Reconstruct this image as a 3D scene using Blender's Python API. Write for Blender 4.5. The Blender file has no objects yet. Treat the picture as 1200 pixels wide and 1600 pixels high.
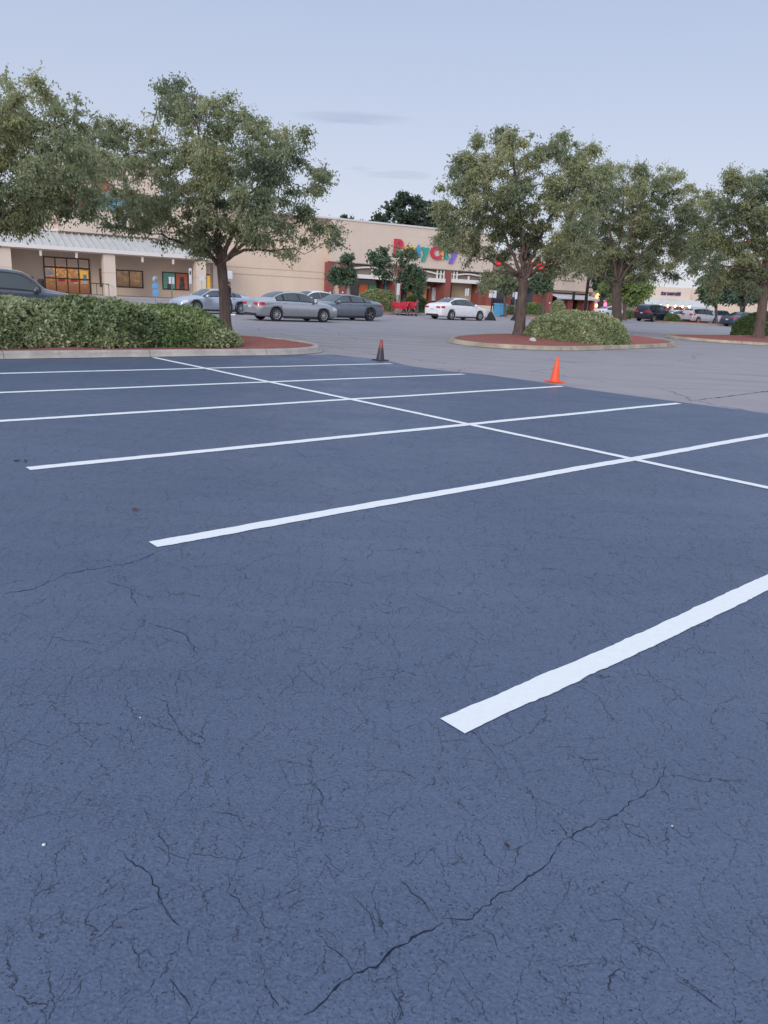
import bpy, bmesh, math, random
import numpy as np
from mathutils import Vector, Matrix, noise
PI = math.pi
R_ = math.radians
random.seed(7)
scene = bpy.context.scene
COL = scene.collection

# ------------------------------------------------------------------ camera
FPX = 1212.0; EYE = 1.6
roll = math.atan(.052); pitch = math.atan((800-458.2)*math.cos(roll)/FPX)
cF = Vector((0, math.cos(pitch), -math.sin(pitch)))
_R0 = Vector((1, 0, 0)); _D0 = Vector((0, -math.sin(pitch), -math.cos(pitch)))
cR = math.cos(roll)*_R0 - math.sin(roll)*_D0
cD = math.sin(roll)*_R0 + math.cos(roll)*_D0
cam = bpy.data.objects.new('camera', bpy.data.cameras.new('camera'))
COL.objects.link(cam); scene.camera = cam
m = Matrix((( cR.x, -cD.x, -cF.x, 0), (cR.y, -cD.y, -cF.y, 0), (cR.z, -cD.z, -cF.z, EYE), (0, 0, 0, 1)))
cam.matrix_world = m
cam.data.sensor_fit = 'VERTICAL'; cam.data.sensor_height = 36; cam.data.lens = 36*FPX/1600
cam.data.clip_end = 2000; cam.data.clip_start = .05

def ray(px, py): return (px-600)*cR + (py-800)*cD + FPX*cF
def GP(px, py, z=0.0):
    d = ray(px, py); t = (z-EYE)/d.z
    return Vector((0, 0, EYE)) + t*d
def PD(px, py, Y):                      # point seen at a pixel at forward distance Y
    d = ray(px, py); return Vector((0, 0, EYE)) + d*(Y/d.y)
def hor(px): return 427+.052*px
def col_at(px, Y):                      # ground point below an image column at distance Y
    p = PD(px, hor(px)+1.6*FPX/Y, Y); return Vector((p.x, Y, 0))

# parking grid frame: a along the stalls, b across them
A0 = R_(48.3)
UA = Vector((math.sin(A0), math.cos(A0), 0)); UB = Vector((-math.cos(A0), math.sin(A0), 0))
def AB(a, b, z=0): return UA*a + UB*b + Vector((0, 0, z))
ROTA = math.atan2(UA.y, UA.x)

# ------------------------------------------------------------------ materials
def newmat(name):
    mt = bpy.data.materials.new(name); mt.use_nodes = True
    nt = mt.node_tree; b = nt.nodes['Principled BSDF']
    return mt, nt, b
def N(nt, typ, **kw):
    n = nt.nodes.new(typ)
    for k, v in kw.items():
        if k in n.inputs: n.inputs[k].default_value = v
        else: setattr(n, k, v)
    return n
def ramp(nt, fac, stops, interp='LINEAR'):
    r = nt.nodes.new('ShaderNodeValToRGB'); r.color_ramp.interpolation = interp
    el = r.color_ramp.elements
    while len(el) > 1: el.remove(el[-1])
    el[0].position = stops[0][0]; el[0].color = (*stops[0][1], 1)
    for p, c in stops[1:]:
        e = el.new(p); e.color = (*c, 1)
    nt.links.new(fac, r.inputs[0]); return r
def coords(nt, scale=(1, 1, 1), rot=(0, 0, 0), kind='Object'):
    tc = nt.nodes.new('ShaderNodeTexCoord'); mp = nt.nodes.new('ShaderNodeMapping')
    mp.inputs['Scale'].default_value = scale; mp.inputs['Rotation'].default_value = rot
    nt.links.new(tc.outputs[kind], mp.inputs[0]); return mp.outputs[0]
def tex(nt, vec, scale, detail=4, rough=.5, dist=0):
    t = N(nt, 'ShaderNodeTexNoise', Scale=scale, Detail=detail, Roughness=rough, Distortion=dist)
    nt.links.new(vec, t.inputs['Vector']); return t.outputs[0]
def math_(nt, op, a, b=None, c=None, clamp=False):
    n = nt.nodes.new('ShaderNodeMath'); n.operation = op; n.use_clamp = clamp
    for i, v in enumerate((a, b, c)):
        if v is None: continue
        if isinstance(v, (int, float)): n.inputs[i].default_value = v
        else: nt.links.new(v, n.inputs[i])
    return n.outputs[0]
def mixc(nt, fac, a, b, mode='MIX'):
    n = nt.nodes.new('ShaderNodeMix'); n.data_type = 'RGBA'; n.blend_type = mode
    for i, v in ((0, fac), (6, a), (7, b)):
        if isinstance(v, (int, float)): n.inputs[i].default_value = v
        elif isinstance(v, tuple): n.inputs[i].default_value = (*v, 1)
        else: nt.links.new(v, n.inputs[i])
    return n.outputs[2]
def bump(nt, h, strength, dist, b):
    n = N(nt, 'ShaderNodeBump', Strength=strength, Distance=dist)
    nt.links.new(h, n.inputs['Height']); nt.links.new(n.outputs[0], b.inputs['Normal']); return n

def simple(name, c, rough=.6, metal=0, var=.12, scale=6, bmp=0.0, spec=.5, coat=0):
    mt, nt, b = newmat(name); v = coords(nt)
    f = tex(nt, v, scale, 5, .6)
    lo = tuple(x*(1-var) for x in c); hi = tuple(min(1, x*(1+var)) for x in c)
    r = ramp(nt, f, [(.3, lo), (.7, hi)])
    nt.links.new(r.outputs[0], b.inputs['Base Color'])
    b.inputs['Roughness'].default_value = rough; b.inputs['Metallic'].default_value = metal
    b.inputs['Specular IOR Level'].default_value = spec
    if coat: b.inputs['Coat Weight'].default_value = coat; b.inputs['Coat Roughness'].default_value = .05
    if bmp: bump(nt, tex(nt, v, scale*8, 4, .6), bmp, .02, b)
    return mt
def emit(name, c, strength, base=None):
    mt, nt, b = newmat(name)
    b.inputs['Base Color'].default_value = (*(base or c), 1)
    b.inputs['Emission Color'].default_value = (*c, 1); b.inputs['Emission Strength'].default_value = strength
    return mt

M = {}
M['white_plastic'] = simple('white_plastic', (.75, .75, .73), .5)
M['black_rubber'] = simple('black_rubber', (.018, .018, .02), .7)
M['dark_metal'] = simple('dark_metal', (.05, .045, .045), .5)
M['grey_metal'] = simple('grey_metal', (.35, .35, .36), .4, .7)
M['rim'] = simple('rim_metal', (.55, .56, .58), .3, .8)
M['dark_rim'] = simple('dark_rim_metal', (.16, .16, .17), .3, .8)
M['glass'] = simple('tinted_glass', (.035, .05, .055), .06, 0, .1, 3, 0, .8)
M['light_glass'] = simple('light_glass', (.04, .06, .07), .06, 0, .1, 3, 0, .9)
M['red_lens'] = simple('red_lens', (.5, .03, .04), .15)
M['clear_lens'] = simple('clear_lens', (.7, .72, .75), .1)
M['plate'] = simple('plate_white', (.6, .6, .62), .5)
M['cart_red'] = simple('cart_red', (.62, .02, .05), .4)
M['stripe'] = None

def mat_sealcoat():
    mt, nt, b = newmat('fresh_sealcoat')
    v = coords(nt)
    big = tex(nt, v, .35, 4, .55); mid = tex(nt, v, 3.0, 5, .6)
    fine = tex(nt, v, 85, 4, .75); grit = N(nt, 'ShaderNodeTexVoronoi', Scale=95.0); nt.links.new(v, grit.inputs['Vector'])
    # squeegee streaks along the stalls
    vs = coords(nt, (.25, 3.0, 1), (0, 0, -ROTA)); st = tex(nt, vs, 1.3, 4, .6)
    base = ramp(nt, big, [(.36, (.066, .094, .172)), (.64, (.108, .143, .232))])
    c1 = mixc(nt, .5, base.outputs[0], ramp(nt, st, [(.3, (.068, .094, .158)), (.7, (.104, .138, .222))]).outputs[0])
    # cracks: two voronoi nets, broken up by noise
    dis = nt.nodes.new('ShaderNodeVectorMath'); dis.operation = 'MULTIPLY_ADD'
    nz = N(nt, 'ShaderNodeTexNoise', Scale=2.2, Detail=6.0, Roughness=.65); nt.links.new(v, nz.inputs['Vector'])
    nt.links.new(nz.outputs['Color'], dis.inputs[0]); dis.inputs[1].default_value = (.34, .34, 0); nt.links.new(v, dis.inputs[2])
    def net(scale, width, mask_scale, lo, hi, src=None):
        vo = N(nt, 'ShaderNodeTexVoronoi', Scale=scale, feature='DISTANCE_TO_EDGE'); vo.voronoi_dimensions = '2D'
        sm = nt.nodes.new('ShaderNodeMapping'); sm.inputs['Rotation'].default_value = (0, 0, .25); sm.inputs['Scale'].default_value = (1.5, .62, 1)
        nt.links.new((src or dis).outputs[0], sm.inputs[0]); nt.links.new(sm.outputs[0], vo.inputs['Vector'])
        mk = math_(nt, 'SUBTRACT', tex(nt, v, mask_scale, 4, .7), lo); mk = math_(nt, 'MULTIPLY', mk, 1/(hi-lo), clamp=True)
        w = math_(nt, 'MULTIPLY', mk, width)
        d = math_(nt, 'DIVIDE', vo.outputs['Distance'], math_(nt, 'ADD', w, .00001))
        return math_(nt, 'MULTIPLY', math_(nt, 'SUBTRACT', 1.0, d, clamp=True), mk, clamp=True)
    dis2 = nt.nodes.new('ShaderNodeVectorMath'); dis2.operation = 'MULTIPLY_ADD'
    nz2 = N(nt, 'ShaderNodeTexNoise', Scale=9.0, Detail=5.0, Roughness=.7); nt.links.new(v, nz2.inputs['Vector'])
    nt.links.new(nz2.outputs['Color'], dis2.inputs[0]); dis2.inputs[1].default_value = (.07, .07, 0); nt.links.new(v, dis2.inputs[2])
    k1 = net(2.9, .0075, 4.5, .46, .58); k2 = net(6.0, .0095, 6.0, .475, .58, dis2); k4 = net(14.0, .02, 10.0, .51, .60, dis2)
    # small pits
    pv = N(nt, 'ShaderNodeTexVoronoi', Scale=58.0); pv.inputs['Randomness'].default_value = 1
    nt.links.new(dis.outputs[0], pv.inputs['Vector'])
    pm = math_(nt, 'MULTIPLY', math_(nt, 'SUBTRACT', tex(nt, v, 11, 4, .7), .42), 6, clamp=True)
    pv2 = N(nt, 'ShaderNodeTexVoronoi', Scale=115.0); nt.links.new(dis2.outputs[0], pv2.inputs['Vector'])
    pm2 = math_(nt, 'MULTIPLY', math_(nt, 'SUBTRACT', tex(nt, v, 23, 4, .7), .47), 8, clamp=True)
    pitb = math_(nt, 'MULTIPLY', math_(nt, 'MULTIPLY', math_(nt, 'SUBTRACT', .27, pv2.outputs['Distance']), 8, clamp=True), pm2)
    pit = math_(nt, 'MULTIPLY', math_(nt, 'MULTIPLY', math_(nt, 'SUBTRACT', .2, pv.outputs['Distance']), 9, clamp=True), pm)
    pit = math_(nt, 'MAXIMUM', pit, math_(nt, 'MULTIPLY', pitb, .8))
    k = math_(nt, 'MAXIMUM', math_(nt, 'MAXIMUM', math_(nt, 'POWER', k1, .6), math_(nt, 'MAXIMUM', math_(nt, 'MULTIPLY', k2, .85), math_(nt, 'MULTIPLY', k4, .75))), math_(nt, 'MULTIPLY', pit, .9))
    c3 = mixc(nt, math_(nt, 'MULTIPLY', math_(nt, 'SUBTRACT', fine, .42), 2.6, clamp=True), mixc(nt, .12, c1, (.0, .0, .0)), (.130, .165, .25))
    c4 = mixc(nt, math_(nt, 'MULTIPLY', k, .85), c3, (.012, .016, .032))
    nt.links.new(c4, b.inputs['Base Color'])
    rr = ramp(nt, tex(nt, v, .9, 4, .6), [(.35, (.40,)*3), (.65, (.58,)*3)]); nt.links.new(rr.outputs[0], b.inputs['Roughness'])
    b.inputs['Specular IOR Level'].default_value = .38
    h = math_(nt, 'ADD', math_(nt, 'MULTIPLY', fine, .35), math_(nt, 'MULTIPLY', grit.outputs['Distance'], .5))
    h = math_(nt, 'SUBTRACT', h, math_(nt, 'MULTIPLY', k, 1.5))
    bump(nt, h, .8, .006, b)
    return mt
M['seal'] = mat_sealcoat()
M['crack'] = simple('crack_dark', (.022, .028, .048), .9, 0, .4, 40, .4, .1)

def mat_old():
    mt, nt, b = newmat('old_asphalt'); v = coords(nt)
    big = tex(nt, v, .05, 5, .6); mid = tex(nt, v, .6, 6, .65); fine = tex(nt, v, 60, 3, .7)
    vs = coords(nt, (.035, .55, 1), (0, 0, -ROTA)); st = tex(nt, vs, 2.2, 5, .6)
    c = ramp(nt, big, [(.35, (.285, .262, .285)), (.65, (.345, .315, .335))]).outputs[0]
    c = mixc(nt, .45, c, ramp(nt, mid, [(.3, (.25, .23, .25)), (.7, (.37, .335, .355))]).outputs[0])
    c = mixc(nt, math_(nt, 'MULTIPLY', math_(nt, 'SUBTRACT', st, .54), 5, clamp=True), c, (.19, .18, .20))
    c = mixc(nt, math_(nt, 'MULTIPLY', math_(nt, 'SUBTRACT', fine, .52), 2, clamp=True), c, (.18, .17, .185))
    c = mixc(nt, math_(nt, 'MULTIPLY', math_(nt, 'SUBTRACT', .45, fine), 2, clamp=True), c, (.45, .41, .43))
    vo = N(nt, 'ShaderNodeTexVoronoi', Scale=.16, feature='DISTANCE_TO_EDGE'); vo.voronoi_dimensions = '2D'
    nz = N(nt, 'ShaderNodeTexNoise', Scale=.5, Detail=6.0, Roughness=.6); nt.links.new(v, nz.inputs['Vector'])
    dis = nt.nodes.new('ShaderNodeVectorMath'); dis.operation = 'MULTIPLY_ADD'
    nt.links.new(nz.outputs['Color'], dis.inputs[0]); dis.inputs[1].default_value = (1.5, 1.5, 0); nt.links.new(v, dis.inputs[2]); nt.links.new(dis.outputs[0], vo.inputs['Vector'])
    ck = math_(nt, 'MULTIPLY', math_(nt, 'SUBTRACT', .005, vo.outputs['Distance']), 250, clamp=True)
    c = mixc(nt, math_(nt, 'MULTIPLY', ck, .7), c, (.06, .058, .065))
    nt.links.new(c, b.inputs['Base Color']); b.inputs['Roughness'].default_value = .85
    bump(nt, fine, .5, .006, b); return mt
M['old'] = mat_old()

def mat_paint(name, c, wear=0.0):
    mt, nt, b = newmat(name); v = coords(nt)
    f = tex(nt, v, 25, 5, .65); g = tex(nt, v, 150, 3, .6)
    cc = ramp(nt, f, [(.3, tuple(x*.94 for x in c)), (.7, c)]).outputs[0]
    cc = mixc(nt, math_(nt, 'MULTIPLY', math_(nt, 'SUBTRACT', g, .62), 5, clamp=True), cc, (.45, .46, .5))
    nt.links.new(cc, b.inputs['Base Color']); b.inputs['Roughness'].default_value = .75
    if wear:
        w = tex(nt, v, 6, 6, .7); nt.links.new(math_(nt, 'MULTIPLY', math_(nt, 'SUBTRACT', w, wear), 3, clamp=True), b.inputs['Alpha'])
    bump(nt, g, .25, .003, b); return mt
M['paint'] = mat_paint('white_line_paint', (.84, .85, .86))
M['worn_paint'] = mat_paint('worn_line_paint', (.62, .62, .63), .42)

def mat_stucco(name, c, band=0.0):
    mt, nt, b = newmat(name); v = coords(nt)
    f = tex(nt, v, .35, 5, .6); g = tex(nt, v, 20, 4, .6)
    vs = coords(nt, (1.2, 1.2, .12)); s = tex(nt, vs, 1.2, 5, .7)
    cc = ramp(nt, f, [(.3, tuple(x*.93 for x in c)), (.7, tuple(x*1.05 for x in c))]).outputs[0]
    cc = mixc(nt, math_(nt, 'MULTIPLY', math_(nt, 'SUBTRACT', s, .55), 1.6, clamp=True), cc, tuple(x*.78 for x in c))
    nt.links.new(cc, b.inputs['Base Color']); b.inputs['Roughness'].default_value = .9
    h = math_(nt, 'MULTIPLY', g, .3)
    if band:
        sx = nt.nodes.new('ShaderNodeSeparateXYZ'); nt.links.new(v, sx.inputs[0])
        w = math_(nt, 'PINGPONG', sx.outputs[2], band)
        gr = math_(nt, 'MULTIPLY', math_(nt, 'SUBTRACT', w, band-.025), 40, clamp=True)
        cc2 = mixc(nt, math_(nt, 'MULTIPLY', gr, .35), cc, tuple(x*.6 for x in c)); nt.links.new(cc2, b.inputs['Base Color'])
    bump(nt, h, .3, .01, b); return mt
M['stucco'] = mat_stucco('beige_stucco', (.68, .54, .43))
M['stucco_up'] = mat_stucco('pinkish_block_wall', (.63, .52, .44), .61)
M['stucco_pale'] = mat_stucco('pale_stucco', (.68, .57, .48))
M['tan'] = mat_stucco('tan_panel', (.50, .39, .25))
M['taupe'] = mat_stucco('taupe_infill', (.24, .19, .165), .2)
M['trim'] = simple('white_trim', (.72, .69, .66), .6, 0, .06)
M['cap'] = simple('roof_cap', (.62, .60, .60), .5, 0, .06)
def mat_brick(name, c):
    mt, nt, b = newmat(name); tc = nt.nodes.new('ShaderNodeTexCoord')
    sx = nt.nodes.new('ShaderNodeSeparateXYZ'); nt.links.new(tc.outputs['Object'], sx.inputs[0])
    cb = nt.nodes.new('ShaderNodeCombineXYZ')
    nt.links.new(math_(nt, 'ADD', sx.outputs[0], sx.outputs[1]), cb.inputs[0]); nt.links.new(sx.outputs[2], cb.inputs[1])
    br = N(nt, 'ShaderNodeTexBrick', Scale=4.0); nt.links.new(cb.outputs[0], br.inputs['Vector'])
    br.inputs['Color1'].default_value = (*c, 1); br.inputs['Color2'].default_value = (*[x*.75 for x in c], 1)
    br.inputs['Mortar'].default_value = (*[x*.8+.07 for x in c], 1); br.inputs['Mortar Size'].default_value = .03
    nt.links.new(br.outputs[0], b.inputs['Base Color']); b.inputs['Roughness'].default_value = .9; return mt
M['brick'] = mat_brick('red_brick', (.27, .065, .05))
def mat_ribs(name, c, step):
    mt, nt, b = newmat(name); v = coords(nt)
    sx = nt.nodes.new('ShaderNodeSeparateXYZ'); nt.links.new(v, sx.inputs[0])
    f = tex(nt, v, .8, 5, .6)
    cc = ramp(nt, f, [(.3, tuple(x*.88 for x in c)), (.7, c)]).outputs[0]
    nt.links.new(cc, b.inputs['Base Color']); b.inputs['Roughness'].default_value = .5; b.inputs['Metallic'].default_value = .1
    return mt
M['metal_roof'] = mat_ribs('pale_metal_roof', (.60, .61, .60), .4)
M['awning'] = simple('white_awning', (.62, .62, .64), .6)
M['door_dark'] = simple('dark_frame', (.035, .028, .03), .5)
M['dark_glass'] = simple('shop_glass', (.03, .035, .045), .08, 0, .1, 3, 0, .6)
def mat_lit(name, c1, c2, st, sc=1.6, mort=.0):
    mt, nt, b = newmat(name); tc_ = nt.nodes.new('ShaderNodeTexCoord'); sx = nt.nodes.new('ShaderNodeSeparateXYZ'); nt.links.new(tc_.outputs['Object'], sx.inputs[0])
    cb = nt.nodes.new('ShaderNodeCombineXYZ'); nt.links.new(sx.outputs[0], cb.inputs[0]); nt.links.new(sx.outputs[2], cb.inputs[1])
    br = N(nt, 'ShaderNodeTexBrick', Scale=sc); nt.links.new(cb.outputs[0], br.inputs['Vector']); br.offset = .37
    br.inputs['Color1'].default_value = (*c1, 1); br.inputs['Color2'].default_value = (*c2, 1); br.inputs['Mortar'].default_value = (*[x*.12 for x in c2], 1); br.inputs['Mortar Size'].default_value = mort; br.inputs['Brick Width'].default_value = .33; br.inputs['Row Height'].default_value = .5
    f = tex(nt, cb.outputs[0], sc*2.2, 5, .85)
    cc = mixc(nt, math_(nt, 'MULTIPLY', math_(nt, 'SUBTRACT', f, .42), 4, clamp=True), tuple(x*.35 for x in c2), br.outputs[0])
    hz = math_(nt, 'MULTIPLY', math_(nt, 'SUBTRACT', sx.outputs[2], .4), .6, clamp=True)
    cc = mixc(nt, hz, tuple(x*.3 for x in c2), cc)
    nt.links.new(cc, b.inputs['Emission Color']); b.inputs['Emission Strength'].default_value = st
    b.inputs['Base Color'].default_value = (.03, .03, .03, 1); b.inputs['Roughness'].default_value = .15; return mt
M['lit'] = mat_lit('lit_shop_interior', (1.0, .62, .16), (.75, .27, .10), .75, 1.9)
M['lit_soft'] = mat_lit('lit_office_interior', (.8, .47, .16), (.5, .26, .12), .5, .7)
M['lit_yellow'] = emit('lit_yellow_door', (.75, .42, .06), .45)
M['green_poster'] = simple('green_poster', (.16, .42, .33), .6)
M['orange_poster'] = simple('orange_poster', (.62, .17, .09), .6)
M['poster_white'] = simple('white_poster', (.62, .62, .66), .6, 0, .3, 3)
M['poster_amber'] = simple('amber_poster', (.55, .24, .07), .6, 0, .35, 2)
M['poster_blue'] = simple('blue_poster', (.14, .42, .58), .6, 0, .3, 1)
M['poster_green'] = simple('bright_green_poster', (.13, .36, .14), .6, 0, .2, 2)
M['poster_orange'] = simple('bright_orange_poster', (.75, .20, .06), .6, 0, .2, 2)
M['pet_dark'] = simple('animal_print', (.10, .08, .09), .7, 0, .5, 4)
M['blue_sign'] = simple('blue_sign_face', (.12, .36, .66), .5)
M['blue_pale'] = simple('pale_blue_sign_face', (.35, .52, .7), .5)
M['green_post'] = simple('green_sign_post', (.05, .18, .16), .5)
M['sign_back'] = simple('sign_white', (.66, .66, .70), .5)
M['sign_red'] = simple('stop_sign_red', (.5, .12, .12), .5)
M['kerb'] = simple('concrete_kerb', (.40, .365, .335), .9, 0, .22, 1.5, .3)
M['kerb_gold'] = simple('stained_kerb', (.37, .31, .24), .9, 0, .35, 1.5, .3)
for _k in ('kerb', 'kerb_gold'):
    _nt = M[_k].node_tree; _b = _nt.nodes['Principled BSDF']; _src = _b.inputs['Base Color'].links[0].from_socket
    _v = coords(_nt, (1, 1, 1), (0, 0, -ROTA)); _sx = _nt.nodes.new('ShaderNodeSeparateXYZ'); _nt.links.new(_v, _sx.inputs[0])
    _j = math_(_nt, 'MULTIPLY', math_(_nt, 'SUBTRACT', math_(_nt, 'PINGPONG', _sx.outputs[0], 1.5), 1.488), 120, clamp=True)
    _c = mixc(_nt, math_(_nt, 'MULTIPLY', _j, .75), _src, (.06, .055, .05))
    _s = tex(_nt, _v, 5, 6, .75); _c = mixc(_nt, math_(_nt, 'MULTIPLY', math_(_nt, 'SUBTRACT', _s, .5), 2.2, clamp=True), _c, (.16, .14, .125)); _nt.links.new(_c, _b.inputs['Base Color'])
M['walk'] = simple('concrete_walk', (.38, .35, .33), .9, 0, .12, 1.5, .3)
def mat_mulch():
    mt, nt, b = newmat('red_mulch'); v = coords(nt)
    g = tex(nt, v, 30, 5, .75); f = tex(nt, v, 2, 4, .6)
    c = ramp(nt, g, [(.3, (.15, .045, .04)), (.5, (.40, .125, .10)), (.72, (.60, .26, .21))]).outputs[0]
    c = mixc(nt, math_(nt, 'MULTIPLY', math_(nt, 'SUBTRACT', f, .5), 1.2, clamp=True), c, (.22, .075, .06))
    nt.links.new(c, b.inputs['Base Color']); b.inputs['Roughness'].default_value = .95
    bump(nt, g, 1, .06, b); return mt
M['mulch'] = mat_mulch()
def mat_bark(name, c):
    mt, nt, b = newmat(name); v = coords(nt, (9, 9, 1.6))
    g = tex(nt, v, 1.6, 6, .7, .6)
    cc = ramp(nt, g, [(.3, tuple(x*.45 for x in c)), (.55, c), (.75, tuple(x*1.45 for x in c))]).outputs[0]
    nt.links.new(cc, b.inputs['Base Color']); b.inputs['Roughness'].default_value = .95
    bump(nt, g, .9, .04, b); return mt
M['bark'] = mat_bark('grey_brown_bark', (.135, .098, .085))
M['bark_dark'] = mat_bark('dark_bark', (.06, .048, .045))
M['bark_pale'] = mat_bark('pale_bark', (.34, .28, .25))
def mat_leaf(name, stops, trans=.28, rough=.5):
    mt, nt, b = newmat(name)
    at = nt.nodes.new('ShaderNodeAttribute'); at.attribute_name = 'tint'
    r = ramp(nt, at.outputs['Fac'], stops)
    nt.links.new(r.outputs[0], b.inputs['Base Color']); b.inputs['Roughness'].default_value = rough
    b.inputs['Specular IOR Level'].default_value = .35
    tr = nt.nodes.new('ShaderNodeBsdfTranslucent'); nt.links.new(r.outputs[0], tr.inputs[0])
    mx = nt.nodes.new('ShaderNodeMixShader'); mx.inputs[0].default_value = trans
    nt.links.new(b.outputs[0], mx.inputs[1]); nt.links.new(tr.outputs[0], mx.inputs[2])
    nt.links.new(mx.outputs[0], nt.nodes['Material Output'].inputs[0]); return mt
M['leaf'] = mat_leaf('tree_leaf', [(0, (.16, .21, .14)), (.5, (.30, .34, .20)), (1, (.48, .49, .27))], .5)
M['leaf_dark'] = mat_leaf('dark_evergreen_leaf', [(0, (.035, .058, .042)), (1, (.075, .11, .07))], .2)
M['leaf_deep'] = mat_leaf('deep_green_leaf', [(0, (.08, .14, .10)), (1, (.16, .23, .13))], .35)
M['leaf_bright'] = mat_leaf('bright_green_leaf', [(0, (.14, .21, .08)), (1, (.3, .38, .13))], .3)
M['leaf_var'] = mat_leaf('variegated_leaf', [(0, (.13, .18, .085)), (.5, (.30, .345, .175)), (1, (.54, .56, .36))], .15)
M['leaf_plain'] = mat_leaf('plain_hedge_leaf', [(0, (.08, .14, .065)), (.6, (.17, .245, .095)), (1, (.32, .37, .17))], .18)

# ------------------------------------------------------------------ object helpers
def tag(o, label=None, cat=None, group=None, kind=None):
    if label: o['label'] = label
    if cat: o['category'] = cat
    if group: o['group'] = group
    if kind: o['kind'] = kind
    return o
def empty(name, loc=(0, 0, 0), rz=0, label=None, cat=None, group=None):
    o = bpy.data.objects.new(name, None); COL.objects.link(o)
    o.location = loc; o.rotation_euler = (0, 0, rz); o.empty_display_size = .2
    return tag(o, label, cat, group)
def link(name, me, mats, parent=None, smooth=False):
    o = bpy.data.objects.new(name, me); COL.objects.link(o)
    for mm in (mats if isinstance(mats, (list, tuple)) else [mats]): me.materials.append(mm)
    if smooth: me.polygons.foreach_set('use_smooth', [True]*len(me.polygons))
    if parent is not None: o.parent = parent
    return o
def copy_tree(o, parent=None):
    c = o.copy(); COL.objects.link(c); c.parent = parent
    for ch in [x for x in bpy.data.objects if x.parent == o]: copy_tree(ch, c)
    return c
class MB:
    def __init__(s): s.bm = bmesh.new()
    def box(s, x0, x1, y0, y1, z0, z1, mi=0, taper=None):
        v = []
        for z in (z0, z1):
            for (x, y) in ((x0, y0), (x1, y0), (x1, y1), (x0, y1)):
                if taper and z == z1:
                    cx, cy = (x0+x1)/2, (y0+y1)/2; x = cx+(x-cx)*taper; y = cy+(y-cy)*taper
                v.append(s.bm.verts.new((x, y, z)))
        for f in ((0, 3, 2, 1), (4, 5, 6, 7), (0, 1, 5, 4), (1, 2, 6, 5), (2, 3, 7, 6), (3, 0, 4, 7)):
            s.bm.faces.new([v[i] for i in f]).material_index = mi
        return s
    def tube(s, pts, rad, n=8, mi=0, cap=True):
        pts = [Vector(p) for p in pts]
        if not hasattr(rad, '__len__'): rad = [rad]*len(pts)
        rings = []
        for i, p in enumerate(pts):
            d = (pts[min(i+1, len(pts)-1)]-pts[max(i-1, 0)]).normalized()
            a = d.orthogonal().normalized() if i == 0 else (prev-d*prev.dot(d)).normalized()
            prev = a; b = d.cross(a)
            rings.append([s.bm.verts.new(p+(a*math.cos(2*PI*k/n)+b*math.sin(2*PI*k/n))*rad[i]) for k in range(n)])
        for i in range(len(rings)-1):
            for k in range(n):
                f = s.bm.faces.new((rings[i][k], rings[i][(k+1) % n], rings[i+1][(k+1) % n], rings[i+1][k])); f.material_index = mi; f.smooth = True
        if cap:
            s.bm.faces.new(rings[0][::-1]).material_index = mi; s.bm.faces.new(rings[-1]).material_index = mi
        return s
    def lathe(s, prof, n=24, axis='z', off=(0, 0, 0), mi=0):
        rings = []
        for r, h in prof:
            ring = []
            for k in range(n):
                c, q = math.cos(2*PI*k/n)*r, math.sin(2*PI*k/n)*r
                p = (c, q, h) if axis == 'z' else (c, h, q)
                ring.append(s.bm.verts.new((p[0]+off[0], p[1]+off[1], p[2]+off[2])))
            rings.append(ring)
        for i in range(len(rings)-1):
            for k in range(n):
                f = s.bm.faces.new((rings[i][k], rings[i][(k+1) % n], rings[i+1][(k+1) % n], rings[i+1][k])); f.smooth = True; f.material_index = mi
        return s
    def prism(s, poly, z0, z1, mi=0):
        a = [s.bm.verts.new((x, y, z0)) for x, y in poly]; b = [s.bm.verts.new((x, y, z1)) for x, y in poly]
        s.bm.faces.new(a[::-1]).material_index = mi; s.bm.faces.new(b).material_index = mi
        for i in range(len(poly)):
            j = (i+1) % len(poly); s.bm.faces.new((a[i], a[j], b[j], b[i])).material_index = mi
        return s
    def face(s, pts, mi=0):
        s.bm.faces.new([s.bm.verts.new(p) for p in pts]).material_index = mi; return s
    def bevel(s, w, seg=2):
        bmesh.ops.bevel(s.bm, geom=s.bm.edges[:], offset=w, segments=seg, affect='EDGES', profile=.7); return s
    def build(s, name, mats, parent=None, smooth=False, xf=None):
        bmesh.ops.recalc_face_normals(s.bm, faces=s.bm.faces[:])
        if xf is not None: s.bm.transform(xf)
        me = bpy.data.meshes.new(name); s.bm.to_mesh(me); s.bm.free()
        return link(name, me, mats, parent, smooth)

def np_mesh(name, V, Fq, tint=None):
    me = bpy.data.meshes.new(name); n = len(V); k = Fq.shape[1]; nf = len(Fq)
    me.vertices.add(n); me.vertices.foreach_set('co', V.astype(np.float32).ravel())
    me.loops.add(nf*k); me.loops.foreach_set('vertex_index', Fq.astype(np.int32).ravel())
    me.polygons.add(nf); me.polygons.foreach_set('loop_start', np.arange(nf, dtype=np.int32)*k)
    me.update(calc_edges=True)
    if tint is not None:
        at = me.attributes.new('tint', 'FLOAT', 'FACE'); at.data.foreach_set('value', tint.astype(np.float32))
    me.validate(); return me

# ------------------------------------------------------------------ ground
def sheet(name, poly, z, mt, sub=0):
    b = MB(); b.face([(p[0], p[1], z) for p in poly])
    o = b.build(name, mt); return tag(o, kind='structure')
sheet('ground', [(-500, -60), (500, -60), (500, 800), (-500, 800)], 0, M['old'])

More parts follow.
